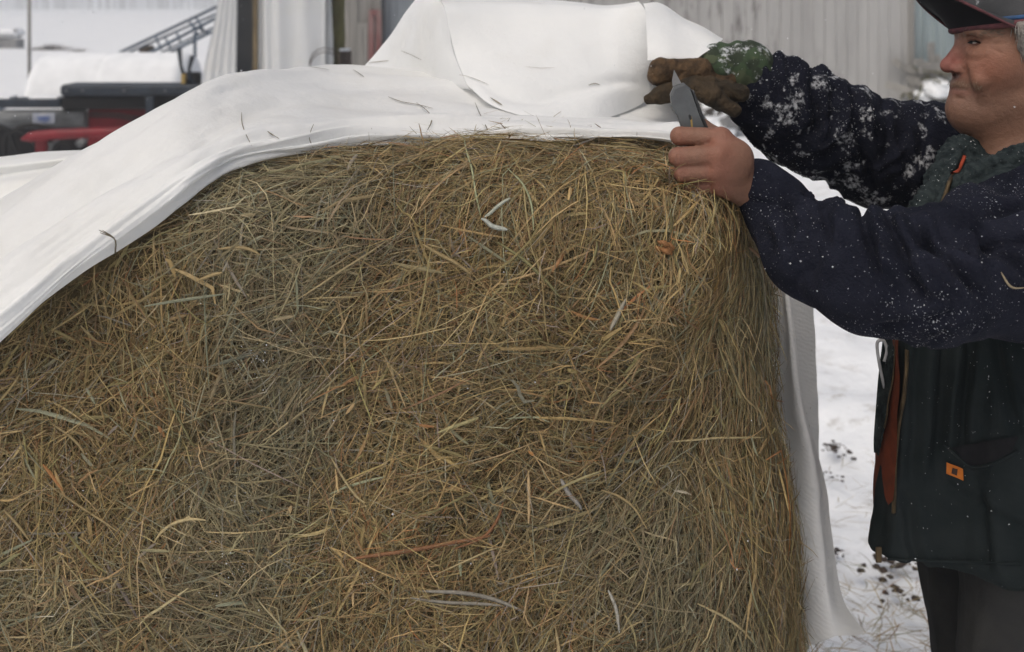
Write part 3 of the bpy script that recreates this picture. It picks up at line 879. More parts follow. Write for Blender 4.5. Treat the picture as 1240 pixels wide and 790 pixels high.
# the corner folded over his glove
sheetpiece('held_corner', [
    [(779, 4, 1.925), (800, 4, 1.95), (828, 22, 1.955), (852, 33, 1.95), (876, 47, 1.93)],
    [(782, 14, 1.905), (806, 18, 1.92), (830, 32, 1.92), (852, 41, 1.91), (872, 50, 1.895)],
    [(783, 38, 1.885), (806, 42, 1.885), (828, 50, 1.885), (846, 56, 1.88), (862, 58, 1.868)],
    [(784, 62, 1.868), (806, 63, 1.858), (824, 66, 1.855), (838, 68, 1.855), (850, 66, 1.855)],
    [(784, 73, 1.862), (805, 72, 1.85), (822, 74, 1.85), (833, 75, 1.85), (842, 74, 1.85)]], 40, 40, .003, 9)
# the end that hangs down the right side
sheetpiece('hanging_end', [
    [(890, 200, 1.80), (905, 205, 1.80), (918, 215, 1.82), (932, 235, 1.84)],
    [(914, 300, 1.79), (932, 305, 1.75), (946, 312, 1.74), (955, 330, 1.76)],
    [(922, 380, 1.78), (942, 380, 1.735), (956, 385, 1.715), (964, 395, 1.74)],
    [(930, 470, 1.78), (950, 470, 1.73), (967, 475, 1.705), (977, 485, 1.73)],
    [(936, 560, 1.76), (960, 560, 1.715), (986, 565, 1.69), (1000, 575, 1.72)],
    [(944, 650, 1.74), (966, 650, 1.695), (996, 655, 1.67), (1009, 660, 1.70)],
    [(952, 720, 1.72), (976, 722, 1.675), (1004, 722, 1.65), (1022, 728, 1.68)],
    [(956, 770, 1.71), (982, 780, 1.665), (1014, 772, 1.64), (1047, 768, 1.67)]], 110, 50, .004, 9, 'net',
    fold=lambda a, c, G: .004 * np.sin(c * 9 + a * 5))
sheetpiece('inner_layer', [
    [(900, 230, 1.93), (930, 240, 1.93), (965, 262, 1.95)],
    [(915, 330, 1.92), (945, 335, 1.90), (982, 345, 1.93)],
    [(930, 420, 1.92), (960, 420, 1.90), (989, 425, 1.93)],
    [(940, 500, 1.92), (965, 500, 1.90), (992, 505, 1.93)],
    [(950, 580, 1.91), (970, 580, 1.89), (994, 580, 1.92)],
    [(960, 660, 1.90), (975, 660, 1.88), (992, 650, 1.91)]], 60, 30, .005, 10, 'net')

# sample points over the bared face, right side and top front
tri = np.array([(f[0], f[1], f[2]) for f in cf] + [(f[0], f[2], f[3]) for f in cf])
A, Bq, Cq = cv[tri[:, 0]], cv[tri[:, 1]], cv[tri[:, 2]]
tn = np.cross(Bq - A, Cq - A) * FLIP
ar = np.linalg.norm(tn, axis=1) / 2
tcn = (A + Bq + Cq) / 3
tnn = tn / (2 * ar[:, None] + 1e-12)
vis = np.sum(tnn * (np.array([.0, 0, 1.7]) - tcn), 1) / np.linalg.norm(np.array([0, 0, 1.7]) - tcn, axis=1)
# show only the bared zone
wgt = ar * np.where(vis > -.30, 1, .0) * np.where(tcn[:, 1] < Y0B + DB + .12, 1, 0) * np.where(tcn[:, 2] > .66, 1, np.where(tcn[:, 2] > .3, .12, .03))
wgt *= np.where(tcn[:, 0] < -.86, .2, 1)


def sample(n):
    i = rng.choice(len(tri), n, p=wgt / wgt.sum())
    a, c = rng.random(n), rng.random(n)
    s = a + c > 1; a[s], c[s] = 1 - a[s], 1 - c[s]
    return A[i] + (Bq[i] - A[i]) * a[:, None] + (Cq[i] - A[i]) * c[:, None], tnn[i]


def tangents(nr, ang):
    ref = np.cross(np.array([0, 0, 1.0]), nr)      # sideways
    ref = np.where(np.linalg.norm(ref, axis=1)[:, None] < .05, np.array([1.0, 0, 0]), ref)
    ref /= np.linalg.norm(ref, axis=1)[:, None]
    up = np.cross(nr, ref)
    return ref * np.cos(ang)[:, None] + up * np.sin(ang)[:, None]


def field(p):
    """the lie of the hay, radians from level"""
    a = .95 + 1.5 * fbm(p * np.array([4.2, 4.2, 4.2]) + 3.1, 2)
    side = sstep(.11, .25, p[:, 0])
    a = a * (1 - side) + side * (1.57 + .20 * fbm(p * 9, 2))
    top = sstep(1.36, 1.46, p[:, 2])
    a = a * (1 - top) + top * (.25 + 1.0 * fbm(p * 7 + 9, 2))
    # a coiled knot low on the left of the face
    dx, dz = p[:, 0] + .365, p[:, 2] - .95
    r = np.hypot(dx, dz); k = np.exp(-(r / .14) ** 2) * .9
    return a * (1 - k) + k * (np.arctan2(dz, dx) + 1.57)


NS = 150000
p0, n0 = sample(NS)
NC = 5200
clump = rng.integers(0, NC, NS)
cj = rng.normal(0, .75, NC); ct = rng.uniform(.80, 1.16, NC); ch = rng.uniform(0, 1, NC) ** 2 * .026; cs = rng.uniform(.06, .36, NC); cl = rng.uniform(.55, 1.5, NC)
cp, cn = sample(NC)
inclump = rng.random(NS) < .66
p0 = np.where(inclump[:, None], cp[clump] + rng.normal(0, .017, (NS, 3)), p0)
ang = field(p0) + np.where(inclump, cj[clump] * np.where(p0[:, 0] > .18, .45, 1) + rng.normal(0, 1, NS) * cs[clump], rng.normal(0, .6, NS))
wild = rng.random(NS) < np.where(p0[:, 0] > .2, .10, .22)
ang = np.where(wild, rng.uniform(0, 6.28, NS), ang) + np.where(rng.random(NS) < .5, math.pi, 0)
for i in range(NS):
    r = SURF.find_nearest(p0[i]); p0[i] = r[0]; n0[i] = r[1]
# none where the wrap presses on the bale
CAMV = Vector((0, 0, CAM_H))
def under_wrap(p):
    d_ = Vector(p) - CAMV
    r = WR['draped_band'].ray_cast(CAMV, d_.normalized())
    return r[0] is not None
uw = np.array([p0[i, 0] < -.30 and under_wrap(p0[i]) for i in range(NS)])
p0, n0, ang, inclump, clump, NS = p0[~uw], n0[~uw], ang[~uw], inclump[~uw], clump[~uw], int((~uw).sum())
L = np.clip(rng.lognormal(math.log(.046), .55, NS), .012, .17) * np.where(inclump, cl[clump], 1)
W = np.clip(rng.lognormal(math.log(.00086), .42, NS), .0005, .0026)
broad = rng.random(NS) < .03
W = np.where(broad, rng.uniform(.0024, .0052, NS), W)
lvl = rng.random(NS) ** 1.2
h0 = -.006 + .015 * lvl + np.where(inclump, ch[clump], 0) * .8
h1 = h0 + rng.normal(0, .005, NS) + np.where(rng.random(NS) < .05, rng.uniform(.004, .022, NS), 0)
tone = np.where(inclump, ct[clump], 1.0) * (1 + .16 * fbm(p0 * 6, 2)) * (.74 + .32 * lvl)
# greener streaks and browner patches
cols = haycolour(NS, tone)
gr = sstep(.0, .45, fbm(p0 * np.array([6, 6, 4]) + 5, 2))[:, None]
cols = cols * (1 - gr * .40) + gr * .40 * cols.mean(1)[:, None] * np.array([1.02, 1.12, .84])
cols = cols * np.array([1.07, 1.045, 1.0])
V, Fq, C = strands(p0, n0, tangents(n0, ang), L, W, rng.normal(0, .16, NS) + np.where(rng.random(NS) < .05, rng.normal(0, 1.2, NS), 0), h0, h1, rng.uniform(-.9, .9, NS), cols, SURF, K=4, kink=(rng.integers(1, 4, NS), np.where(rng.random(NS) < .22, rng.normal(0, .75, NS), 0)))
# drop those that ran out over the wrap on the left
Vr = V.reshape(NS, -1, 3); bad = np.array([(Vr[i, :, 0].min() < -.30) and (under_wrap(Vr[i, 7]) or under_wrap(Vr[i, -2])) for i in range(NS)])
keepf = np.repeat(~bad, len(Fq) // NS)
o = mesh('loose_hay', V, Fq[keepf], M['hay'], bale, col=C); o['kind'] = 'stuff'

# longer single stalks and blades one can pick out
def camhit(bvh, u, v):
    dv = Vector(P(u, v, 1.0)) - Vector((0, 0, CAM_H))
    r = bvh.ray_cast(Vector((0, 0, CAM_H)), dv.normalized())
    return r


def stalk_on(bvh, name, pix, w, colr, parent, lift=.02, K=14, flip=True, w_end=.4):
    c = spline(np.array(pix, float), K)
    pts, nr = [], []
    for u, v in c:
        r = camhit(bvh, u, v)
        if r[0] is None:
            continue
        nn = np.array(r[1])
        if nn @ np.array(P(u, v, 1) - np.array([0, 0, CAM_H])) > 0: nn = -nn
        pts.append(np.array(r[0]) + nn * lift); nr.append(nn)
    if len(pts) < 3: return None
    pts = np.array(pts); 
    # smooth
    for _ in range(3):
        pts[1:-1] = (pts[:-2] + 2 * pts[1:-1] + pts[2:]) / 4
    nr = np.array(nr); T = np.gradient(pts, axis=0); T /= np.linalg.norm(T, axis=1)[:, None] + 1e-9
    B = np.cross(T, nr); B /= np.linalg.norm(B, axis=1)[:, None] + 1e-9
    n = len(pts); t = np.linspace(0, 1, n)
    ww = min(w, .0022 + .45 * w) * .5 * (1 - (1 - w_end) * np.abs(2 * t - 1) ** 3)
    Vv = np.stack([pts - B * ww[:, None], pts + nr * (ww * .5)[:, None], pts + B * ww[:, None], pts - nr * (ww * .3)[:, None]], 1).reshape(-1, 3)
    return mesh(name, Vv, gridfaces(n, 4, True), M['hay'], parent, col=np.tile(np.array(colr), (n * 4, 1)))


TAN, PALE, OLV, RUS, GRY, GRN = (.36, .27, .13), (.50, .40, .21), (.22, .20, .09), (.23, .105, .045), (.26, .24, .2), (.36, .38, .22)
for nm, pix, w, c in (
    ('orange_stalk', [(425, 668), (480, 658), (540, 648), (595, 638)], .0072, RUS),
    ('orange_stalk', [(545, 655), (585, 640), (603, 620), (612, 598)], .0042, RUS),
    ('green_stem', [(562, 185), (571, 215), (576, 240), (583, 262)], .0030, GRN),
    ('green_stem', [(612, 222), (632, 238), (645, 258), (648, 280)], .0028, GRN),
    ('pale_blade', [(584, 266), (600, 271), (617, 276)], .0085, (.46, .48, .42)),
    ('pale_blade', [(588, 264), (604, 256), (618, 249)], .0055, (.40, .42, .34)),
    ('straw_stalk', [(275, 218), (310, 208), (345, 197), (372, 188)], .0032, PALE),
    ('straw_stalk', [(248, 336), (262, 331), (276, 328)], .0055, TAN),
    ('straw_stalk', [(270, 300), (300, 298), (320, 306)], .004, TAN),
    ('straw_stalk', [(530, 514), (555, 504), (580, 496)], .0062, (.38, .33, .16)),
    ('straw_stalk', [(198, 650), (215, 632), (235, 624), (258, 624)], .0040, PALE),
    ('straw_stalk', [(514, 293), (535, 305), (555, 318), (570, 328)], .0066, TAN),
    ('straw_stalk', [(604, 288), (640, 310), (660, 330), (675, 350)], .0052, OLV),
    ('grey_blade', [(510, 700), (550, 705), (600, 715), (640, 730)], .0070, GRY),
    ('grey_blade', [(500, 708), (550, 718), (608, 722)], .0050, GRY),
    ('grey_blade', [(740, 395), (747, 378), (756, 360)], .0085, (.34, .31, .24)),
    ('grey_blade', [(678, 570), (686, 585), (700, 608)], .0085, (.32, .30, .27)),
    ('straw_stalk', [(735, 704), (744, 725), (747, 752)], .0048, (.44, .42, .36)),
    ('straw_stalk', [(720, 585), (750, 600), (775, 638)], .0032, TAN),
    ('straw_stalk', [(820, 300), (829, 318), (832, 332)], .0036, TAN),
    ('straw_stalk', [(700, 330), (712, 305), (716, 288)], .0036, OLV),
    ('straw_stalk', [(60, 575), (110, 610), (150, 640)], .0030, TAN),
    ('straw_stalk', [(200, 425), (215, 480), (245, 530)], .0030, OLV),
    ('straw_stalk', [(400, 545), (430, 585), (450, 600)], .0036, PALE),
    ('straw_stalk', [(860, 420), (880, 470), (905, 500)], .0034, TAN),
    ('straw_stalk', [(835, 520), (850, 570), (878, 592)], .0028, TAN),
    ('straw_stalk', [(800, 525), (850, 522), (905, 527)], .0030, PALE),
    ('straw_stalk', [(830, 720), (870, 742), (900, 775)], .0034, PALE),
    ('straw_stalk', [(15, 610), (30, 625), (45, 645)], .0042, TAN),
    ('straw_stalk', [(75, 505), (100, 522), (112, 540)], .0040, TAN),
):
    stalk_on(BALE, nm, pix, w, c, bale, lift=.024)
# the brown seed head by the right corner
q = camhit(BALE, 802, 293)[0]; q = np.array(q) + np.array([0, -.022, 0])
V = []; Fc = []
mb = MB()
for k in range(9):
    c0 = q + rng.normal(0, .004, 3); mb.tube([c0 + np.array([-.006, 0, .003]), c0, c0 + np.array([.007, 0, -.004])], [.001, .004, .0012], 6)
mb.build('seed_head', M['hay'], bale, True, col=(.27, .125, .045))

# long wisps that stand off the rim: top edge and right corner
NW = 1300
p1, n1 = sample(9000)
sel = ((p1[:, 2] > 1.47) & (p1[:, 0] > -.4)) | ((p1[:, 0] > .30) & (p1[:, 2] > .7))
p1, n1 = p1[sel], n1[sel]
ok = np.array([not (q[0] < -.3 and under_wrap(q)) for q in p1]); p1, n1 = p1[ok][:NW], n1[ok][:NW]; nw = len(p1)
right = p1[:, 0] > .26
ang = np.where(right, rng.normal(-1.25, .45, nw), rng.normal(.2, .8, nw) + np.where(rng.random(nw) < .5, math.pi, 0))
V, Fq, C = strands(p1, n1, tangents(n1, ang), rng.uniform(.03, .13, nw), rng.uniform(.0009, .0018, nw), rng.normal(0, .9, nw), np.full(nw, .008), rng.uniform(.004, .036, nw) * np.where(right, 1, .9), rng.uniform(-1, 1, nw), haycolour(nw) * 1.05, SURF, K=7)
o = mesh('rim_wisps', V, Fq, M['hay'], bale, col=C); o['kind'] = 'stuff'

# grains of snow lodged in the hay
def grains(name, pts, rad, parent, label=None, mat_=None):
    n = len(pts)
    base = np.array([(1, 0, 0), (-1, 0, 0), (0, 1, 0), (0, -1, 0), (0, 0, 1), (0, 0, -1)], float)
    V = pts[:, None, :] + base[None] * rad[:, None, None] * rng.uniform(.5, 1.4, (n, 6, 1))
    f = np.array([(0, 2, 4), (2, 1, 4), (1, 3, 4), (3, 0, 4), (2, 0, 5), (1, 2, 5), (3, 1, 5), (0, 3, 5)])
    Fq = (np.arange(n)[:, None, None] * 6 + f[None]).reshape(-1, 3)
    o = mesh(name, V.reshape(-1, 3), Fq, mat_ or M['flake'], parent); o['kind'] = 'stuff'
    return o
pts = []
for (u, v, s, n) in ((292, 692, 16, 90), (312, 432, 16, 60), (105, 570, 12, 40), (300, 610, 18, 50), (240, 665, 18, 30), (445, 690, 10, 30), (620, 300, 14, 20), (580, 400, 200, 60), (300, 550, 200, 60)):
    for k in range(n):
        r = camhit(BALE, random.gauss(u, s), random.gauss(v, s))
        if r[0] is not None and r[0].z > .6: pts.append(np.array(r[0]) + np.array([0, -random.uniform(.006, .018), 0]))
grains('snow_grains', np.array(pts), rng.uniform(.0003, .0011, len(pts)), bale)

# hay stalks lying on the wrap: things of their own
def wraphit(u, v):
    best = None
    for k_, bvh in WR.items():
        r = camhit(bvh, u, v)
        if r[0] is not None and (best is None or r[3] < best[3]): best = r
    return best
class AllWrap:
    def ray_cast(self, o_, d_):
        best = (None, None, None, 1e9)
        for bvh in WR.values():
            r = bvh.ray_cast(o_, d_)
            if r[0] is not None and r[3] < best[3]: best = r
        return best
AW = AllWrap()
DKS = (.17, .14, .09)
for pix, w, c, lab in (
    ([(345, 70), (365, 80), (385, 84), (398, 86)], .0022, DKS, 'curved dark hay stalk lying along the top edge of the wrap near the plastic shelter'),
    ([(427, 86), (434, 90), (441, 95)], .0024, DKS, 'short dark hay stalk on the wrap under the foot of the shed'),
    ([(470, 119), (488, 126), (500, 127), (524, 133)], .0032, DKS, 'dark brown hay stalk bent level in the shaded fold of the wrap'),
    ([(504, 126), (518, 136), (524, 147), (516, 160)], .0024, DKS, 'crooked dark hay stalk hooking down from the shaded fold toward the hay'),
    ([(575, 126), (583, 145), (592, 160), (592, 172)], .0020, DKS, 'thin dark hay stalk standing up from the hay right of the middle fold'),
    ([(379, 152), (374, 162), (374, 170), (379, 178)], .0018, DKS, 'thin hay stalk poking up at the near edge below the long band of wrap'),
    ([(292, 138), (293, 152), (298, 166), (304, 177)], .0018, (.24, .19, .13), 'fine curved brown hay stalk on the shoulder of the long white band'),
    ([(323, 160), (330, 165), (338, 170)], .0026, (.20, .15, .09), 'small brown hay scrap on the band right of the fine curved stalk'),
    ([(487, 62), (500, 67), (512, 73)], .0014, (.30, .27, .22), 'faint hay stalk low on the shaded grey end of the lifted sheet'),
    ([(440, 78), (455, 76), (472, 74)], .0020, (.26, .2, .13), 'brown hay stalk lying in the crease at the left foot of the lifted sheet'),
    ([(558, 91), (575, 97), (592, 104)], .0013, (.25, .22, .16), 'hair thin hay stalk at the foot of the lifted front of the wrap'),
    ([(594, 120), (602, 125), (608, 129)], .0040, (.33, .27, .19), 'short thick tan hay scrap right of the foot of the lifted sheet'),
    ([(636, 82), (655, 84), (672, 83)], .0012, (.45, .4, .33), 'pale hay stalk on the middle of the lifted sheet'),
    ([(712, 104), (720, 102), (726, 104)], .0026, (.32, .29, .24), 'small grey hay scrap low on the lifted sheet near the knife'),
):
    o = stalk_on(AW, 'hay_stalk', pix, w * .72, c, None, lift=.0025, K=10)
    if o: tag(o, lab, 'hay stalk', 'loose hay stalks lying on the wrap')
# one sprig with three tips standing off the left edge of the band
mb = MB(); a0 = np.array(camhit(BALE, 150, 300)[0]) + np.array([0, -.03, 0])
for (u, v) in ((120, 279), (124, 279), (121, 282)):
    mb.tube(spline([a0, P(139, 290, a0[1] - .035), P(u, v, a0[1] - .04)], 8), np.linspace(.0011, .0005, 8), 5)
o = mb.build('hay_stalk', M['hay'], smooth=True, col=DKS); tag(o, 'dark three tipped hay sprig sticking over the lower edge of the left band', 'hay stalk', 'loose hay stalks lying on the wrap')
# ------------------------------------------------------------------ the man: smooth bodies grown from blended volumes
def _smin(a, b, k):
    if k <= 0: return np.minimum(a, b)
    h = np.clip(.5 + .5 * (b - a) / k, 0, 1)
    return b + (a - b) * h - k * h * (1 - h)


class Body:
    def __init__(s): s.pr = []

    def cap(s, a, b, ra, rb=None, k=.01, op='+', sq=None):
        """tapered limb from a to b; sq = (axis, factor) flattens it"""
        s.pr.append(('cap', np.array(a, float), np.array(b, float), ra, ra if rb is None else rb, k, op, sq)); return s

    def ell(s, c, r, R=None, k=.01, op='+'):
        s.pr.append(('ell', np.array(c, float), np.array(r, float), np.array(R) if R is not None else None, None, k, op, None)); return s

    def box(s, c, h, rd, R=None, k=.01, op='+'):
        s.pr.append(('box', np.array(c, float), np.array(h, float), np.array(R) if R is not None else np.eye(3), rd, k, op, None)); return s

    def chain(s, pts, rs, k=.01, op='+', sq=None):
        for i in range(len(pts) - 1): s.cap(pts[i], pts[i + 1], rs[i], rs[i + 1], k, op, sq)
        return s

    def bs(s, p):
        if p[0] == 'cap': return (p[1] + p[2]) / 2, np.linalg.norm(p[1] - p[2]) / 2 + max(p[3], p[4]) * (1.6 if p[7] else 1)
        if p[0] == 'ell': return p[1], p[2].max()
        return p[1], np.linalg.norm(p[2]) + p[4]

    def one(s, p, X):
        if p[0] == 'cap':
            a, b, ra, rb = p[1:5]
            if p[7] is not None:
                ax, f = p[7]; ax = np.asarray(ax, float)
                sc = lambda q: q + np.outer(np.atleast_2d(q) @ ax, ax).reshape(np.shape(q)) * (f - 1)
                X, a, b = sc(X), sc(a), sc(b)
            ba = b - a
            t = np.clip((X - a) @ ba / (ba @ ba + 1e-12), 0, 1)
            return np.linalg.norm(X - a - t[:, None] * ba, axis=1) - (ra + (rb - ra) * t)
        if p[0] == 'ell':
            q = X - p[1]
            if p[3] is not None: q = q @ p[3]
            k0 = np.linalg.norm(q / p[2], axis=1); k1 = np.linalg.norm(q / p[2] ** 2, axis=1)
            return k0 * (k0 - 1) / (k1 + 1e-9)
        q = np.abs((X - p[1]) @ p[3]) - p[2]
        return np.linalg.norm(np.maximum(q, 0), axis=1) + np.minimum(q.max(1), 0) - p[4]

    def ev(s, X, prs):
        d = np.full(len(X), 9.0)
        for p in prs:
            e = s.one(p, X)
            if p[6] == '+': d = _smin(d, e, p[5])
            else: d = -_smin(-d, e, p[5])
        return d

    def grow(s, h):
        cs = [s.bs(p) for p in s.pr if p[6] == '+']
        lo = np.min([c - r for c, r in cs], 0) - 4 * h; hi = np.max([c + r for c, r in cs], 0) + 4 * h
        B = 16
        nb = np.ceil((hi - lo) / (h * B)).astype(int)
        dim = nb * B
        Fd = np.full(dim, 1.0, np.float32)
        gi = np.stack(np.meshgrid(*[np.arange(B)] * 3, indexing='ij'), -1).reshape(-1, 3) * h
        half = h * B * .87
        BS = [s.bs(q) for q in s.pr]; PC = np.array([c for c, r in BS]); PR = np.array([r + p[5] + .004 for (c, r), p in zip(BS, s.pr)])
        for ix in range(nb[0]):
            for iy in range(nb[1]):
                for iz in range(nb[2]):
                    o = lo + np.array([ix, iy, iz]) * h * B
                    c = o + h * B / 2
                    near_ = np.linalg.norm(PC - c, axis=1) < PR + half
                    if not near_.any(): continue
                    prs = [p for p, q in zip(s.pr, near_) if q]
                    if not any(p[6] == '+' for p in prs): continue
                    dc = s.ev(c[None], prs)[0]
                    if abs(dc) > half * 2.2 + .03:
                        if dc < 0: Fd[ix * B:(ix + 1) * B, iy * B:(iy + 1) * B, iz * B:(iz + 1) * B] = -1
                        continue
                    Fd[ix * B:(ix + 1) * B, iy * B:(iy + 1) * B, iz * B:(iz + 1) * B] = s.ev(o + gi, prs).reshape(B, B, B)
        return nets(Fd, lo, h)


def nets(Fd, lo, h):
    """surface nets"""
    ins = Fd < 0
    sh = [(dx, dy, dz) for dx in (0, 1) for dy in (0, 1) for dz in (0, 1)]
    n = np.array(Fd.shape) - 1
    cut = lambda A, d: A[d[0]:d[0] + n[0], d[1]:d[1] + n[1], d[2]:d[2] + n[2]]
    cnt = sum(cut(ins, d).astype(np.int8) for d in sh)
    act = (cnt > 0) & (cnt < 8)
    idx = np.full(act.shape, -1, np.int64); I = np.argwhere(act); idx[act] = np.arange(len(I))
    val = {d: cut(Fd, d)[act].astype(float) for d in sh}
    acc = np.zeros((len(I), 3)); num = np.zeros(len(I))
    for a in sh:
        for ax in range(3):
            if a[ax]: continue
            b = list(a); b[ax] = 1; b = tuple(b)
            va, vb = val[a], val[b]
            m = (va < 0) != (vb < 0)
            t = np.where(m, va / np.where(m, va - vb, 1), 0)
            q = np.array(a, float)[None].repeat(len(I), 0); q[:, ax] = t
            acc += q * m[:, None]; num += m
    V = lo + (I + acc / num[:, None]) * h
    Q = []
    for ax in range(3):
        o1, o2 = [(1, 2), (2, 0), (0, 1)][ax]
        s0 = [slice(1, n[0]), slice(1, n[1]), slice(1, n[2])]; s0[ax] = slice(0, n[ax])
        s1 = list(s0); s1[ax] = slice(1, n[ax] + 1)
        a = ins[tuple(s0)]; b = ins[tuple(s1)]
        e = np.argwhere(a != b); inn = a[a != b]
        e = e + np.array([0 if k == ax else 1 for k in range(3)])
        u1 = np.eye(3, dtype=int)[o1]; u2 = np.eye(3, dtype=int)[o2]
        g = lambda E: idx[E[:, 0], E[:, 1], E[:, 2]]
        q = np.stack([g(e - u1 - u2), g(e - u2), g(e), g(e - u1)], 1)
        q[~inn] = q[~inn][:, ::-1]
        Q.append(q)
    Q = np.concatenate(Q); Q = Q[(Q >= 0).all(1)]
    return V, Q


def relax(V, Q, it=2, lam=.5):
    e = np.concatenate([Q[:, [0, 1]], Q[:, [1, 2]], Q[:, [2, 3]], Q[:, [3, 0]]])
    deg = np.bincount(e.ravel(), minlength=len(V)).astype(float)
    for _ in range(it):
        s = np.zeros_like(V)
        for k in range(3):
            s[:, k] = np.bincount(e[:, 0], V[e[:, 1], k], len(V)) + np.bincount(e[:, 1], V[e[:, 0], k], len(V))
        V = V + lam * (s / deg[:, None] - V)
    return V


def vnormals(V, Q):
    fn = np.cross(V[Q[:, 2]] - V[Q[:, 0]], V[Q[:, 3]] - V[Q[:, 1]])
    n = np.zeros_like(V)
    for k in range(4):
        for c in range(3): n[:, c] += np.bincount(Q[:, k], fn[:, c], len(V))
    return n / (np.linalg.norm(n, axis=1)[:, None] + 1e-12)


def grooves(V, Nn, lines, depth=.009, wide=5.0, sel=None):
    """cloth folds: creases pressed along lines, with a soft roll beside each"""
    u = U0 + V[:, 0] / V[:, 1] * F_PX; v = V0 + (CAM_H - V[:, 2]) / V[:, 1] * F_PX
    front = Nn[:, 1] < .45
    out = np.zeros(len(V))
    for (u0, v0, u1, v1, am) in lines:
        a = np.array([u0, v0]); ba = np.array([u1 - u0, v1 - v0]); l = np.linalg.norm(ba)
        q = np.stack([u, v], 1) - a
        t = q @ ba / l ** 2; side = (q[:, 0] * ba[1] - q[:, 1] * ba[0]) / l + 2.5 * vnoise(np.stack([t * 3, t * 0 + u0, t * 0], 1))
        env = np.exp(-(np.maximum(np.abs(t - .5) - .42, 0) / .14) ** 2)
        out += am * env * (-depth * np.exp(-(side / wide) ** 2) + .75 * depth * np.exp(-((side - wide * 2.3) / (wide * 1.5)) ** 2) + .35 * depth * np.exp(-((side + wide * 2.3) / (wide * 1.5)) ** 2))
    return out * front * (1 if sel is None else sel)


def along(V, pts):
    """arc length along a polyline and angle round it, for each point"""
    pts = np.asarray(pts, float)
    best = np.full(len(V), 9.); sl_ = np.zeros(len(V)); th = np.zeros(len(V)); s0 = 0
    for i in range(len(pts) - 1):
        a, b = pts[i], pts[i + 1]; ba = b - a; l = np.linalg.norm(ba); u = ba / l
        t = np.clip((V - a) @ u / l, 0, 1); q = V - a - t[:, None] * ba; dd = np.linalg.norm(q, axis=1)
        x = np.cross(u, [0, 0, 1.0]); x /= np.linalg.norm(x); y = np.cross(u, x)
        m = dd < best
        best[m] = dd[m]; sl_[m] = (s0 + t * l)[m]; th[m] = np.arctan2(q @ y, q @ x)[m]; s0 += l
    return sl_, th


YH = 1.72     # middle plane of his head
def Hd(u, v, dy=0.0):
    q = P(u, v, YH); q[0] += dy * .24; q[1] += dy; return q          # face turned a little away
def Hn(u, v, dy=0.0):
    q = P(u, v, YH - abs(dy)); q[1] = YH + dy; return q
man = thing('person', 'man in grey cap, navy sleeves and black vest lifting the wrap with a gloved hand', 'person', (.78, 1.72, 0))
PX = 1330 / YH

# --- skeleton
sh_n = np.array([.735, 1.47, 1.415]); sh_f = np.array([.745, 1.95, 1.43])
fo_n, el_n, wr_n = P(986, 303, 1.42), P(1130, 342, 1.33), P(914, 230, 1.475)
wr_f = P(905, 95, 1.90)
el_f = P(1085, 205, 1.98)
hip = np.array([.80, 1.72, .93])

body = Body()
# head
body.ell(Hd(1252, 38), (.104, .078, .112), k=.02)
body.ell(Hd(1196, 30), (.040, .058, .060), k=.03)                # forehead
body.ell(Hd(1204, 86), (.060, .058, .072), k=.03)                # face
body.cap(Hd(1172, 134), Hd(1250, 116, -.052), .021, .026, k=.03)    # jaw, near and far side
body.cap(Hd(1172, 134), Hd(1250, 116, .052), .021, .026, k=.03)
body.ell(Hd(1167, 132), (.0215, .027, .023), k=.016)             # chin
body.ell(Hd(1196, 84, -.037), (.030, .026, .034), k=.024); body.ell(Hd(1196, 84, .037), (.030, .026, .034), k=.024)   # cheeks
body.ell(Hd(1222, 70, -.052), (.040, .018, .030), k=.024); body.ell(Hd(1222, 70, .052), (.040, .018, .030), k=.024)
body.ell(Hd(1168, 108), (.0165, .026, .021), k=.014)             # mouth mound
body.cap(Hd(1168, 48), Hd(1149.5, 76), .0072, .0098, k=.009)      # nose
body.ell(Hd(1147.5, 80), (.0118, .0105, .0108), k=.006)
for s in (-1, 1):
    body.ell(Hd(1161, 84, s * .0135), (.0120, .0070, .0090), k=.009)
    body.ell(Hd(1153.5, 89.5, s * .0115), (.0075, .0045, .0042), k=.002, op='-')
body.ell(Hd(1161.5, 102.5), (.0105, .021, .0068), k=.007)         # lips
body.ell(Hd(1162, 112.2), (.0095, .019, .0064), k=.006)
for s in (-1, 1):
    body.ell(Hn(1262, 62, s * .079), (.020, .008, .032), k=.006); body.ell(Hn(1260, 60, s * .087), (.011, .006, .018), k=.006, op='-')
HEAD = list(body.pr)
def skin_at(u, v, inset=0.0):
    """the point of the near side of the face seen at (u, v), pushed in along the line of sight"""
    o = np.array([0, 0, CAM_H]); d_ = P(u, v, 1.0) - o; d_ /= np.linalg.norm(d_); t = 1.45
    for _ in range(60):
        e = body.ev((o + d_ * t)[None], body.pr)[0]
        if e < .0004 or t > 1.9: break
        t += e * .8
    return o + d_ * (t + inset)
def mirror(p):
    q = np.array(p, float); dy = q[1] - YH; q[0] -= dy * .48; q[1] = YH - dy; return q
def both(pts): return [list(pts), [mirror(p) for p in pts]]
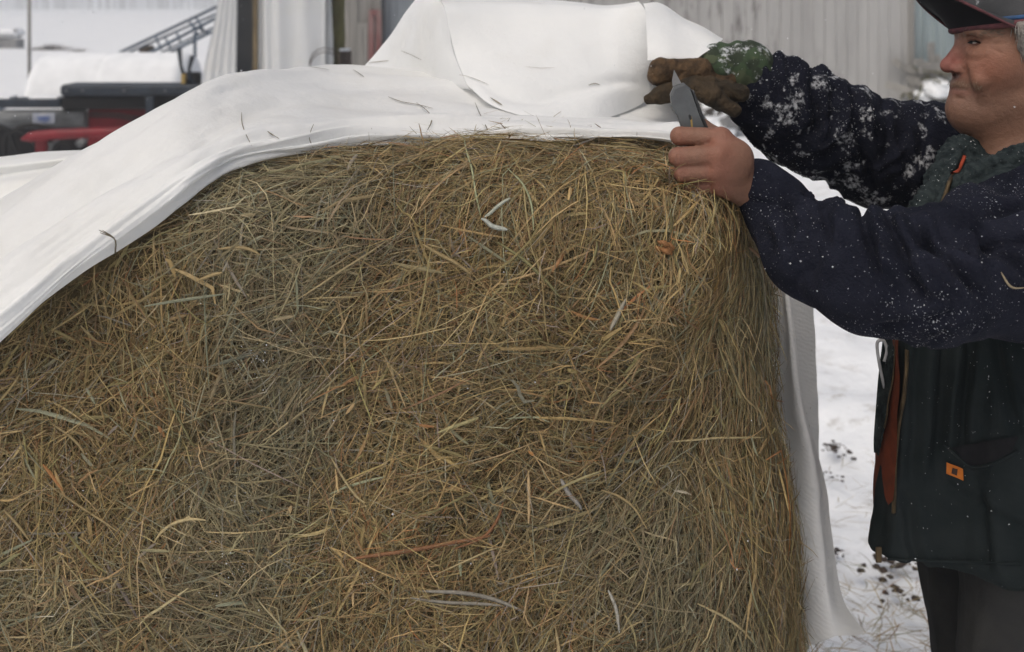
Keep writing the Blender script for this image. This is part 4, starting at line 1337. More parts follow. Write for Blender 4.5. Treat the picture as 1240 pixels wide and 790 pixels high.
# brow, socket, lids, cheek and mouth lines laid on the face
sk = [skin_at(u, v, .004) for u, v in ((1168, 38), (1178, 36), (1190, 38), (1204, 43))]
for c in both(sk): body.chain(c, [.0085, .0100, .0095, .006], k=.010)
sk = [skin_at(1177.5, 51, .001)]
for c in both(sk): body.ell(c[0], (.0145, .011, .0090), k=.009, op='-')
EYE = skin_at(1178.5, 51.5, .0085)
LID = [skin_at(u, v, .0) for u, v in ((1170.5, 52.5), (1175, 50.3), (1181, 50.0), (1188, 52.6))]
for c in both([EYE]): body.ell(c[0], (.0122, .0122, .0120), k=.004)
UP = [skin_at(u, v, .0022) for u, v in ((1169, 49.5), (1175, 46.2), (1183, 46.0), (1192, 50.5))]
LO = [skin_at(u, v, .0030) for u, v in ((1171, 57.0), (1178, 58.6), (1186, 57.8), (1192, 55))]
BAG = [skin_at(u, v, .004) for u, v in ((1174, 64), (1182, 66.5), (1194, 64))]
SL = [skin_at(u, v, .0) for u, v in ((1171, 52.8), (1175.5, 51.2), (1181, 51.0), (1187.5, 53.2))]
for c in both(UP): body.chain(c, [.0026, .0040, .0042, .0026], k=.003)
for c in both(LO): body.chain(c, [.0022, .0030, .0030, .0022], k=.004)
for c in both(BAG): body.chain(c, [.004, .0055, .004], k=.008)
for c in both(SL): body.chain(c, [.0012, .0023, .0023, .0010], k=.001, op='-')
for ln in (((1203, 47), (1214, 42)), ((1204, 53), (1217, 53)), ((1202, 59), (1213, 65))):
    for c in both([skin_at(u, v, -.0004) for u, v in ln]): body.cap(c[0], c[1], .0018, .0014, k=.003, op='-')
for c in both([skin_at(u, v, .0) for u, v in ((1168, 85), (1175, 95), (1180, 108), (1181, 120))]): body.chain(c, [.0018, .0028, .0026, .0016], k=.007, op='-')
CF = [skin_at(u, v, .007) for u, v in ((1180, 82), (1187, 98), (1190, 114))]
for c in both(CF): body.chain(c, [.0085, .0105, .008], k=.009)
MO = [skin_at(u, v, -.0006) for u, v in ((1154, 106.8), (1160, 107.2), (1166, 108), (1171.5, 109.6))]
for c in both(MO): body.chain(c, [.0022, .0026, .0026, .0014], k=.0022, op='-')
for c in both([skin_at(u, v, .0) for u, v in ((1156, 93), (1162, 90.5))]): body.cap(c[0], c[1], .0030, .0026, k=.002, op='-')
for c in both([skin_at(u, v, .0) for u, v in ((1169, 80), (1171.5, 86), (1167, 91))]): body.chain(c, [.0016, .0022, .0016], k=.004, op='-')
for c in both([skin_at(u, v, .001) for u, v in ((1158, 119), (1166, 120))]): body.cap(c[0], c[1], .0022, .0018, k=.008, op='-')
body.cap(Hd(1202, 140), Hd(1226, 176), .047, .060, k=.035)        # throat
body.cap(Hd(1262, 90), Hd(1262, 235), .066, .074, k=.03)          # neck
# trunk
body.cap(np.array([.80, 1.71, 1.33]), np.array([.80, 1.72, 1.0]), .13, .125, k=.05, sq=((0.34, .94, 0), .72))
body.cap(sh_n + [.09, .06, -.03], sh_f + [.09, -.06, -.03], .065, .065, k=.05)
body.cap(np.array([.80, 1.63, .94]), np.array([.80, 1.81, .94]), .105, .105, k=.05)
# legs
for s, kx in ((-1, -.03), (1, .05)):
    kn = np.array([.78 + kx, 1.72 + s * .11, .50]); an = np.array([.80 + kx * 2, 1.72 + s * .12, .10])
    body.chain([np.array([.80, 1.72 + s * .09, .88]), kn, an], [.085, .055, .040], k=.03)
    body.cap(an + [.03, 0, -.05], an + [-.14, 0, -.06], .036, .030, k=.03)
# arms
body.chain([sh_n, el_n, fo_n, wr_n], [.058, .040, .027, .026], k=.015)
body.chain([sh_f, el_f, wr_f], [.058, .042, .030], k=.025)
# bare hand: back of the hand toward the camera, fingers curled round the knife
kn_ = [P(873, 168, 1.455), P(869, 188, 1.440), P(867, 207, 1.442), P(868, 224, 1.452)]
pip = [P(823, 165, 1.462), P(821, 190, 1.445), P(826, 210, 1.447), P(834, 228, 1.458)]
dip = [P(826, 164, 1.494), P(824, 190, 1.480), P(829, 210, 1.480), P(836, 227, 1.488)]
tip = [P(843, 168, 1.502), P(842, 192, 1.492), P(845, 211, 1.492), P(850, 228, 1.498)]
rk = [.0140, .0143, .0134, .0120]; rp = [.0126, .0126, .0117, .0103]
for i in range(4):
    body.cap(wr_n + [0, .0, -.004 * i + .004], kn_[i], .0185, rk[i] + .002, k=.011)
body.ell((kn_[1] + kn_[2]) / 2 + [.022, .004, .004], (.028, .015, .028), k=.010)
for i in range(4):
    kk = .0018
    body.cap(kn_[i], pip[i], rk[i], rp[i], k=kk)
    body.cap(pip[i], dip[i], rp[i], rp[i] * .9, k=kk)
    body.cap(dip[i], tip[i], rp[i] * .9, rp[i] * .78, k=kk)
for i in range(4):   # knuckle creases across the bent joints
    m_ = pip[i] + np.array([-.003, -rp[i] * .96, 0])
    body.cap(m_ + [0, 0, .006], m_ + [0, 0, -.006], .0011, .0011, k=.0015, op='-')
    m_ = kn_[i] * .72 + pip[i] * .28 + np.array([0, -rk[i] * .97, 0])
    body.cap(m_ + [0.001, 0, .007], m_ + [-.001, 0, -.006], .0009, .0009, k=.003, op='-')
th0, th1, th2, th3 = P(888, 196, 1.485), P(868, 168, 1.515), P(850, 155, 1.522), P(836, 149, 1.520)
body.cap(wr_n, th1, .019, .0145, k=.012); body.cap(th1, th2, .0150, .0125, k=.004); body.cap(th2, th3, .0125, .0095, k=.003)
# hand inside the glove, holding the sheet
gk = [P(845, 88, 1.862 + .030 * i) for i in range(4)]
body.cap(wr_f, P(850, 90, 1.90), .028, .030, k=.02)
for i in range(4):
    body.chain([gk[i], P(808, 84, 1.862 + .028 * i), P(806, 96, 1.862 + .028 * i), P(822, 98, 1.864 + .028 * i)], [.0105, .010, .009, .008], k=.004)
body.chain([P(872, 100, 1.865), P(846, 104, 1.85), P(824, 102, 1.852)], [.014, .011, .009], k=.004)
VV, QQ = body.grow(.0018)
VV = relax(VV, QQ, 2, .4)
# skin tone: redder nose, cheek and knuckles, greyer beard shadow
skin = np.tile(np.array([.235, .123, .080]), (len(VV), 1))
def blob(c, r, cl, a):
    global skin
    w_ = (np.exp(-(np.linalg.norm((VV - c) / np.array(r), axis=1) ** 2)) * a)[:, None]
    skin = skin * (1 - w_) + w_ * np.array(cl)
blob(Hd(1150, 76), (.026, .026, .026), (.30, .098, .080), .95)
blob(Hd(1200, 80, -.06), (.045, .05, .036), (.30, .125, .075), .5)
blob(Hd(1170, 120), (.034, .06, .030), (.20, .112, .080), .7)
blob(Hd(1160, 101), (.020, .036, .0075), (.20, .125, .082), .7)
blob(Hd(1165, 111), (.020, .03, .0045), (.24, .085, .07), .85); blob(Hd(1162, 107.4), (.016, .026, .0022), (.09, .035, .03), .9)  # lip red, then the shade of the mouth crease painted as a dark line
blob(Hd(1215, 128, -.04), (.05, .05, .03), (.19, .105, .072), .5)
blob(skin_at(1179, 52), (.014, .014, .009), (.20, .095, .068), .8)
blob(skin_at(1190, 82), (.034, .03, .026), (.30, .115, .072), .6)
blob((kn_[1] + wr_n) / 2, (.075, .06, .075), (.175, .086, .056), .75)
for i in range(4): blob(kn_[i], (.018, .018, .018), (.29, .10, .065), .7); blob(pip[i], (.016, .016, .016), (.28, .105, .070), .6)
mesh('body', VV, QQ, M['skin'], man, col=skin)
for s, c in ((-1, EYE), (1, mirror(EYE))):
    G = np.array([[c + .0118 * np.array([math.cos(t) * math.cos(p), math.sin(t) * math.cos(p), math.sin(p)]) for t in np.linspace(0, 6.283, 24, endpoint=False)] for p in np.linspace(-1.5, 1.5, 16)])
    ey = mesh('eye', G, gridfaces(16, 24, True), M['eye'], man)
    f = np.array([-.80, s * .60, .0]); f /= np.linalg.norm(f); a_ = np.cross(f, [0, 0, 1.]); a_ /= np.linalg.norm(a_); b_ = np.cross(a_, f)
    V = [c + f * .0122] + [c + f * .0110 + .0056 * (math.cos(t) * a_ + math.sin(t) * b_) for t in np.linspace(0, 6.283, 14, endpoint=False)]
    mesh('iris', V, [(0, 1 + k, 1 + (k + 1) % 14) for k in range(14)], M['iris'], ey)
for c in both([q + np.array([0, -.0012, .0008]) for q in SL]):
    MB().tube(spline(c, 14), np.array([.0004] + [.0009] * 12 + [.0004]), 6).build('eyelashes', M['brim_under'], man, True)
# eyebrows and the moustache: short hairs
def fuzz(name, pts, dirs, ln, w, colr, parent):
    n = len(pts)
    V, Fq, C = strands(pts, dirs[1], dirs[0], np.full(n, ln) * rng.uniform(.6, 1.3, n), np.full(n, w), rng.normal(0, .4, n), np.full(n, .0002), np.full(n, .002), rng.uniform(-.6, .6, n), colr, None, K=3)
    return mesh(name, V, Fq, M['hay'], parent, col=C)
NB = vnormals(VV, QQ)
def onbody(mask, n):
    i = np.where(mask)[0]; i = rng.choice(i, n); return VV[i] + rng.normal(0, .0008, (n, 3)), NB[i]
br = (np.abs(VV[:, 2] - Hd(0, 37.5)[2]) < .0050) & (VV[:, 0] < Hd(1192, 0)[0]) & (np.abs(VV[:, 1] - YH) > .008) & (VV[:, 0] > Hd(1140, 0)[0])
for s in (-1, 1):
    p_, n_ = onbody(br & ((VV[:, 1] - YH) * s > 0), 90); d_ = np.stack([np.full(90, .7), np.sign(p_[:, 1] - YH) * .6, rng.normal(0, .25, 90)], 1)
    d_ -= n_ * np.sum(d_ * n_, 1)[:, None]; d_ /= np.linalg.norm(d_, axis=1)[:, None]
    fuzz('eyebrow', p_, (d_, n_), .009, .0007, np.tile([.17, .135, .10], (90, 1)) * rng.uniform(.6, 1.3, (90, 1)), man)
mo = (np.abs(VV[:, 2] - Hd(0, 100.5)[2]) < .0065) & (VV[:, 0] < Hd(1170, 0)[0]) & (VV[:, 0] > Hd(1146, 0)[0])
p_, n_ = onbody(mo, 170); d_ = np.stack([rng.normal(.1, .2, 170), np.sign(p_[:, 1] - YH) * .4, np.full(170, -1.)], 1)
d_ -= n_ * np.sum(d_ * n_, 1)[:, None]; d_ /= np.linalg.norm(d_, axis=1)[:, None]
fuzz('moustache', p_, (d_, n_), .004, .0005, np.tile([.27, .2, .14], (170, 1)) * rng.uniform(.6, 1.3, (170, 1)), man)

# hair under the cap, sideburn in front of the ear
hb = Body()
hb.ell(Hd(1262, 36), (.106, .087, .104), k=.01)
for s in (-1, 1): hb.cap(Hn(1236, 22, s * .080), Hn(1242, 66, s * .078), .013, .008, k=.010)
hb.ell(Hd(1150, 60), (.055, .1, .09), k=.02, op='-')
hb.box(Hd(1262, -40), (.2, .2, .080), .004, k=.004, op='-')
V, Q = hb.grow(.004); Nn = vnormals(V, Q)
V = V + Nn * (fbm(V * np.array([160, 160, 60]), 2) * .0025)[:, None]
hair = mesh('hair', V, Q, M['hair'], man)
sel = np.where((V[:, 0] < Hd(1262, 0)[0]) | (V[:, 2] < Hd(0, 90)[2]))[0]; i = rng.choice(sel, 900)
d_ = np.stack([np.full(900, .35), rng.normal(0, .2, 900), np.full(900, -1.)], 1); n_ = Nn[i]; d_ -= n_ * np.sum(d_ * n_, 1)[:, None]; d_ /= np.linalg.norm(d_, axis=1)[:, None]
fuzz('hair_strands', V[i], (d_, n_), .022, .0009, np.tile([.34, .32, .29], (900, 1)) * rng.uniform(.5, 1.3, (900, 1)), hair)['kind'] = 'stuff'

# cap: crown, trims, tilted brim
R_ = np.array(Matrix.Rotation(math.radians(-5), 3, 'X') @ Matrix.Rotation(math.radians(-5), 3, 'Y'))
cb = Body(); cb.ell(Hd(1250, 26), (.122, .092, .100), R_, k=.01); cb.box(Hd(1252, 80), (.2, .2, .060), .004, R_, k=.004, op='-')
V, Q = cb.grow(.004); V = relax(V, Q, 2); Nn = vnormals(V, Q)
V = V + Nn * (fbm(V * 40, 2) * .0012)[:, None]
cap = mesh('cap', V, Q, M['cap'], man)
def ringpts(z_off, grow_, n=70):
    out = []
    for t in np.linspace(0, 2 * math.pi, n, endpoint=False):
        q = np.array([-.1215 * math.cos(t), -.0915 * math.sin(t), 0]) * grow_
        out.append(Hd(1250, 30) + R_ @ (q + np.array([0, 0, z_off])))
    return np.array(out + out[:1])
MB().tube(ringpts(.002, 1.0), .0058, 8, False).build('red_trim', M['trim'], cap, True)
MB().tube(ringpts(.0105, .998), .0035, 8, False).build('blue_piping', M['piping'], cap, True)
# brim: curved sheet with thickness
nu, nv = 36, 24
top_ = np.zeros((nu, nv, 3))
f_dir = np.array([-.95, 0, .22]); 
for i, t in enumerate(np.linspace(-1, 1, nu)):
    a = t * 1.18
    root = Hd(1250, 30) + R_ @ np.array([-.1215 * math.cos(a), .0915 * math.sin(a), .002])
    reach = .060 * math.sqrt(max(1 - abs(t) ** 2.6, 0)) + .001
    for j, r in enumerate(np.linspace(0, 1, nv)):
        q = root + f_dir * reach * r
        q[2] += .058 * (1 - abs(t) ** 2.2) * r ** .8 - .012 * r * t * t - .006 * t * r - .008 * r * r
        top_[i, j] = q
nn = gridnormals(top_); nn *= np.sign(nn[nu // 2, nv // 2, 2])
und = top_ - nn * .0035
Gb = np.concatenate([top_, und[:, ::-1]], 1)
brim = mesh('brim', Gb, gridfaces(nu, nv * 2, True), [M['cap'], M['brim_under']], cap, matidx=[1 if (k % (2 * nv)) >= nv else 0 for k in range((nu - 1) * nv * 2)])
edge = np.concatenate([top_[:, -1]]) - nn[:, -1] * .0018
MB().tube(edge, .0024, 8).build('brim_trim', M['trim'], brim, True)

# sweater: both sleeves and the shoulders, baggy
sw = Body()
nearp = [P(917, 226, 1.475), P(946, 262, 1.46), P(982, 304, 1.42), P(1048, 336, 1.36), P(1130, 342, 1.325), P(1215, 320, 1.36), sh_n + [.02, .0, -.02]]
sw.chain(nearp, [.037, .043, .053, .060, .068, .082, .096], k=.03)
farp = [P(912, 96, 1.90), P(945, 122, 1.91), P(990, 150, 1.93), P(1060, 184, 1.96), P(1120, 196, 1.97), sh_f]
sw.chain(farp, [.050, .070, .083, .088, .094, .10], k=.03)
sw.cap(P(898, 130, 1.895), P(945, 162, 1.91), .016, .040, k=.03)                # the slack hem that hangs from the cuff
sw.cap(sh_n + [.10, .10, -.03], sh_f + [.10, -.12, -.03], .085, .085, k=.04)
sw.cap(np.array([.82, 1.72, 1.33]), np.array([.82, 1.72, 1.0]), .14, .14, k=.05, sq=((.34, .94, 0), .72))
V, Q = sw.grow(.0036); V = relax(V, Q, 2); Nn = vnormals(V, Q)
s1, t1 = along(V, nearp); s2, t2 = along(V, farp)
isf = V[:, 1] > 1.72
ringn = vnoise(np.stack([s2 * 30 + fbm(V * 8, 2) * 1.2, np.cos(t2) * .9, np.sin(t2) * .9], 1)); ringn = 1 - np.abs(ringn) * 2
fold_f = ringn * .0110 * sstep(.62, .10, s2) + fbm(V * 34, 2) * .004
rn = vnoise(np.stack([s1 * 20 + np.cos(t1) * 1.1, np.cos(t1) * 1.2, np.sin(t1) * 1.2 + 5], 1)); rn = 1 - np.abs(rn) * 2
topw = sstep(-.5, .8, Nn[:, 2])
fold_n = rn * (.003 + .014 * topw) * sstep(.75, .45, s1) * sstep(.02, .10, s1) + fbm(V * 14, 2) * .0045 - .004 * sstep(.15, .0, np.abs(vnoise(V * np.array([9, 9, 15]) + 7)))
fold_n = fold_n + grooves(V, Nn, [(992, 238, 1012, 300, 1.0), (1040, 262, 1066, 330, 1.1), (1078, 278, 1118, 360, 1.2), (1112, 284, 1180, 352, 1.3), (1160, 272, 1236, 330, .9), (1170, 262, 1250, 246, 1.0), (950, 240, 962, 300, .7), (1060, 395, 1150, 380, .5), (1190, 300, 1250, 296, .7)], .0105, 5.5)
fold_f = fold_f * .6 + grooves(V, Nn, [(930, 62, 944, 120, .9), (950, 74, 968, 150, .6), (984, 84, 990, 165, .9), (1006, 112, 1012, 180, .5), (1030, 108, 1058, 232, 1.3), (1070, 122, 1078, 190, .7), (1084, 150, 1104, 225, .8), (1122, 124, 1116, 190, .6), (960, 170, 1010, 140, .4)], .0095, 4.8)
V = V + Nn * np.where(isf, fold_f, fold_n)[:, None]
# cut cuffs open at the wrist, keep farther part in one piece
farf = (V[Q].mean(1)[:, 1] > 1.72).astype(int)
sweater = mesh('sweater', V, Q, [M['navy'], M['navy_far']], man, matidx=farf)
SWB = BVHTree.FromPolygons([Vector(v) for v in V], [tuple(f) for f in Q.tolist()])
# snow caught on the sleeves
i = rng.choice(len(V), 60000)
clus = fbm(V[i] * 14, 3) + np.where(V[i][:, 1] > 1.72, .35, -.1) + .35 * np.clip(Nn[i][:, 2], -.3, 1)
clus -= 2.0 * (V[i][:, 0] > .70)
keep = rng.random(len(i)) < sstep(.25, 1.1, clus) * .10
i = i[keep]
grains('snow_on_sleeves', V[i] + Nn[i] * .0008, np.clip(rng.lognormal(math.log(.0006), .45, len(i)), .0003, .0017), sweater)
# cuff ribs
mb = MB()
ax = (nearp[1] - nearp[0]); ax /= np.linalg.norm(ax)

# vest
ve = Body()
RT = np.array(Matrix.Rotation(math.radians(-20), 3, 'Z'))
ve.chain([np.array([.83, 1.73, 1.29]), np.array([.80, 1.71, 1.12]), np.array([.795, 1.70, .935])], [.165, .178, .190], k=.04, sq=((.34, .94, 0), .76))
ve.cap(np.array([.82, 1.60, 1.355]), np.array([.84, 1.86, 1.355]), .07, .07, k=.06)
ve.box(np.array([.812, 1.580, 1.10]), (.250, .016, .24), .012, np.array(Matrix.Rotation(math.radians(6.3), 3, 'Y')), k=.035)
ve.box(np.array([.80, 1.72, .80]), (.6, .5, .112), .002, k=.004, op='-')
# arm holes
ve.cap(sh_n + [-.02, -.14, -.03], sh_n + [-.01, .0, -.02], .085, .075, k=.015, op='-')
ve.cap(sh_f + [-.02, .14, -.03], sh_f + [-.01, .0, -.02], .085, .075, k=.015, op='-')
# open front: a wedge gap between the two halves, below the chest
ve.box(np.array([.60, 1.70, 1.05]), (.05, .010, .20), .002, np.array(Matrix.Rotation(math.radians(-20), 3, 'Z')), k=.004, op='-')
V, Q = ve.grow(.004); V = relax(V, Q, 2); Nn = vnormals(V, Q)
hang = fbm(np.stack([V[:, 0] * 15, V[:, 1] * 15, V[:, 2] * 1.6], 1), 3) * .010 + (1 - 2 * np.abs(vnoise(np.stack([V[:, 0] * 11 + V[:, 2] * 1.5, V[:, 1] * 11, V[:, 2] * 1.8], 1)))) * .007 + fbm(V * 26, 2) * .0018
V = V + Nn * (hang * sstep(1.42, 1.2, V[:, 2]) + grooves(V, Nn, [(1112, 415, 1104, 570, 1.0), (1142, 415, 1134, 545, 1.2), (1172, 415, 1168, 530, 1.2), (1206, 415, 1236, 525, 1.0), (1096, 600, 1110, 680, .8), (1150, 590, 1240, 640, .6), (1190, 600, 1200, 680, .8)], .008, 6))[:, None]
vest = mesh('vest', V, Q, M['vest'], man)
VB = BVHTree.FromPolygons([Vector(v) for v in V], [tuple(f) for f in Q.tolist()])
def vhit(u, v, off=.002):
    r = camhit(VB, u, v)
    if r[0] is None: return None, None
    n_ = np.array(r[1]); 
    if n_ @ (np.array(r[0]) - np.array([0, 0, CAM_H])) > 0: n_ = -n_
    return np.array(r[0]) + n_ * off, n_
def ribbon(name, pix, w, mt, parent, off=.003, K=30, teeth=False):
    c = spline(np.array(pix, float), K); pts, nr = [], []
    for u, v in c:
        q, n_ = vhit(u, v, off)
        if q is not None: pts.append(q); nr.append(n_)
    if len(pts) < 4: return None
    pts = np.array(pts); nr = np.array(nr)
    for _ in range(4): pts[1:-1] = (pts[:-2] + 2 * pts[1:-1] + pts[2:]) / 4; nr[1:-1] = (nr[:-2] + 2 * nr[1:-1] + nr[2:]) / 4
    T = np.gradient(pts, axis=0); T /= np.linalg.norm(T, axis=1)[:, None]; B = np.cross(T, nr); B /= np.linalg.norm(B, axis=1)[:, None]
    V = np.stack([pts - B * w / 2, pts - B * w / 4 + nr * .0016, pts + B * w / 4 + nr * .0016, pts + B * w / 2, pts - nr * .003], 1).reshape(-1, 3)
    o = mesh(name, V, gridfaces(len(pts), 5, True), mt, parent)
    if teeth:
        mb = MB()
        dense = spline(pts, len(pts) * 5); dn = spline(nr, len(pts) * 5); dB = spline(B, len(pts) * 5); dT = spline(T, len(pts) * 5)
        for q, n_, b_, t_ in zip(dense, dn, dB, dT):
            n_ = n_ / np.linalg.norm(n_); b_ = b_ / np.linalg.norm(b_); t_ = np.cross(n_, b_)
            mb.box(q + n_ * .0018, (w * .55, .0013, .0016), np.stack([b_, t_, n_], 1))
        mb.build('zip_teeth', M['brass'], o)
    return o
ribbon('front_zip', [(1099, 424), (1096, 470), (1090, 520), (1085, 575), (1083, 620)], .0062, M['brass'], vest, .003, 34, True)
# orange label, pocket, hem seam
def decal(name, quad, mt, parent, off=.004, n=6):
    G = []
    a, b_, c, d_ = [np.array(q, float) for q in quad]
    for i in np.linspace(0, 1, n):
        row = []
        for j in np.linspace(0, 1, n):
            u, v = (a * (1 - j) + b_ * j) * (1 - i) + (d_ * (1 - j) + c * j) * i
            q, n_ = vhit(u, v, off)
            row.append(q if q is not None else (row[-1] if row else np.array([0, 0, 0])))
        G.append(row)
    G = np.array(G, float); G = G + (G.mean((0, 1)) - G) * .0
    return mesh(name, G, gridfaces(n, n), mt, parent)
pk = decal('chest_label', [(1147, 558), (1167, 567), (1167, 582), (1147, 573)], M['patch'], vest, .0045)
decal('label_mark', [(1154, 564.5), (1160, 567), (1159, 576), (1153.5, 573)], M['mark'], pk, .0058, 4)
decal('pocket_shade', [(1152, 541), (1232, 528), (1222, 552), (1178, 566)], M['brim_under'], vest, .003, 14)  # black patch painted for the shade in the pocket opening
ribbon('pocket_edge', [(1146, 538), (1163, 555), (1180, 566), (1205, 560), (1232, 545)], .005, M['vest'], vest, .0035, 26)
ribbon('hem_seam', [(1076, 676), (1120, 678), (1180, 680), (1236, 682)], .0035, M['vest'], vest, .0025, 30)
# the far half of the open front: turned edge with its orange lining
fa = [[P(1088, 408, 1.545), P(1080, 408, 1.585), P(1073, 412, 1.65), P(1090, 414, 1.72)],
      [P(1088, 470, 1.545), P(1077, 472, 1.585), P(1067, 474, 1.65), P(1090, 474, 1.74)],
      [P(1086, 530, 1.545), P(1072, 532, 1.585), P(1061, 534, 1.645), P(1090, 534, 1.74)],
      [P(1084, 580, 1.545), P(1070, 582, 1.585), P(1057, 584, 1.64), P(1090, 584, 1.74)],
      [P(1082, 606, 1.545), P(1070, 618, 1.585), P(1058, 622, 1.64), P(1090, 622, 1.74)]]
G = patch(fa, 60, 20); G += gridnormals(G) * fbm(G * 24, 2)[..., None] * .002
mesh('lining_flap', G, gridfaces(60, 20), M['lining'], vest)
le = spline([P(1073, 408, 1.615), P(1067, 455, 1.615), P(1063, 500, 1.61), P(1061, 522, 1.605), P(1060, 536, 1.60), P(1060, 548, 1.60)], 70)
re_ = spline([P(1084, 408, 1.565), P(1081, 455, 1.565), P(1075, 485, 1.57), P(1073, 505, 1.565), P(1067, 530, 1.585), P(1062, 550, 1.595)], 70)
G = np.stack([le + (re_ - le) * t + np.array([0, -.010 * math.sin(math.pi * t), 0]) for t in np.linspace(0, 1, 14)], 1)
G += gridnormals(G) * (fbm(G * 110, 2) * .0016)[..., None]
mesh('flap_face', G, gridfaces(70, 14), M['knit'], vest)
MB().tube(le, np.linspace(.0045, .0022, 70), 8).build('flap_edge', M['knit'], vest, True)
MB().tube(re_ + [0, -.002, 0], .0013, 6).build('flap_piping', M['brass'], vest, True)
# white cord loop hanging from the flap and the zip end
MB().tube(spline([P(1071, 470, 1.60), P(1065, 442, 1.60), P(1062, 420, 1.60), P(1064, 413, 1.60), P(1070, 413, 1.602), P(1074, 424, 1.602), P(1071, 438, 1.602)], 40), .0024, 7).build('cord_loop', M['strap'], vest, True)
MB().box(P(1064, 672, 1.545), (.0085, .004, .022), bev=.001).build('zip_end', M['brass'], vest)

# knitted collar and chest panels, with the open top of the zip
ck = Body()
near_l = [P(1310, 205, 1.66), P(1275, 196, 1.60), P(1238, 203, 1.575), P(1202, 214, 1.56), P(1174, 232, 1.55), P(1152, 260, 1.54), P(1138, 310, 1.53)]
far_l = [P(1310, 195, 1.80), P(1270, 178, 1.82), P(1228, 172, 1.79), P(1192, 171, 1.75), P(1166, 184, 1.70), P(1146, 216, 1.65), P(1124, 256, 1.61), P(1110, 310, 1.59)]
ck.chain(near_l, [.036, .036, .030, .027, .026, .027, .030], k=.012)
ck.chain(far_l, [.036, .034, .028, .024, .024, .025, .024, .026], k=.012)
ck.chain([P(1236, 236, 1.60), P(1198, 256, 1.60), P(1176, 310, 1.60)], [.034, .042, .060], k=.02)
ck.chain([P(1212, 225, 1.70), P(1180, 250, 1.67), P(1160, 310, 1.66)], [.055, .06, .075], k=.02)
V, Q = ck.grow(.0036); V = relax(V, Q, 1); Nn = vnormals(V, Q)
V = V + Nn * grooves(V, Nn, [(1166, 196, 1122, 296, 1.2), (1240, 214, 1176, 250, 1.2), (1176, 250, 1146, 300, 1.0), (1235, 196, 1190, 206, .6), (1150, 190, 1118, 270, .5)], .010, 5)[:, None]
V = V + Nn * (fbm(V * 120, 2) * .0016 + np.sin(V[:, 0] * 420 + V[:, 2] * 500 + fbm(V * 20, 2) * 2.5) * .0010 + fbm(V * 30, 2) * .004)[:, None]
col_ = mesh('knit_collar', V, Q, M['knit'], vest)
VBk = BVHTree.FromPolygons([Vector(v) for v in V], [tuple(f) for f in Q.tolist()])
_VB = VB; VB = VBk
ribbon('collar_zip', [(1157, 206), (1150, 222), (1141, 244), (1131, 266), (1121, 290)], .0062, M['brass'], col_, .0035, 30)
ribbon('zip_pull', [(1168, 192), (1164, 198), (1159, 206), (1155, 213)], .0055, mat('orange_pull', (.38, .06, .025), None, 40, .6, .1), col_, .006, 12)
VB = _VB

# glove on the far hand and the second glove held in it
gl = Body()
gl.cap(P(898, 86, 1.89), P(846, 90, 1.885), .038, .037, k=.02)
for i in range(4):
    o_ = .027 * i
    gl.cap(P(848, 86, 1.850 + o_), P(801, 84, 1.842 + o_), .021, .0195, k=.006)
    gl.cap(P(801, 84, 1.842 + o_), P(797, 92, 1.844 + o_), .0195, .0175, k=.006)
    gl.cap(P(797, 92, 1.848 + o_), P(818, 101, 1.852 + o_), .0165, .014, k=.006)
for zz_ in (78, 92):
    gl.chain([P(862, zz_, 1.846), P(835, zz_ - 2, 1.832), P(812, zz_ - 3, 1.824)], [.0012, .0012, .0012], k=.004, op='-')
gl.chain([P(876, 100, 1.86), P(850, 108, 1.835), P(826, 106, 1.832)], [.021, .017, .014], k=.008)
V, Q = gl.grow(.0034); V = relax(V, Q, 2); Nn = vnormals(V, Q); V = V + Nn * (fbm(V * 45, 3) * .0022)[:, None]
glove = mesh('glove', V, Q, M['leather'], man)
cu = Body(); cu.cap(P(868, 84, 1.89), P(903, 85, 1.895), .045, .050, k=.01); cu.cap(P(903, 85, 1.895), P(914, 92, 1.90), .048, .046, k=.01)
V, Q = cu.grow(.0036); V = relax(V, Q, 2); Nn = vnormals(V, Q)
sc_, _t = along(V, [P(866, 84, 1.89), P(905, 86, 1.895)])
V = V + Nn * (np.sin(sc_ * 230 + fbm(V * 20, 2)) * .0018 + fbm(V * 50, 2) * .0018)[:, None]
mesh('cuff', V, Q, M['camo'], glove)
hg = Body()
hg.cap(P(842, 104, 1.835), P(800, 116, 1.83), .020, .016, k=.012, sq=((0, 1, 0), 1.4))
hg.cap(P(808, 112, 1.835), P(786, 121, 1.84), .013, .010, k=.01)
hg.cap(P(838, 107, 1.815), P(862, 116, 1.81), .0155, .0160, k=.008); hg.cap(P(862, 116, 1.81), P(889, 134, 1.812), .0160, .0125, k=.008)
hg.cap(P(862, 104, 1.83), P(896, 113, 1.832), .017, .0155, k=.006)
hg.cap(P(846, 112, 1.845), P(872, 126, 1.85), .0145, .012, k=.006)
V, Q = hg.grow(.0032); V = relax(V, Q, 2); Nn = vnormals(V, Q); V = V + Nn * (fbm(V * 55, 3) * .0020)[:, None]
o = mesh('held_glove', V, Q, M['dkleather'], None); tag(o, 'limp dark brown glove clutched under the gloved hand', 'glove')

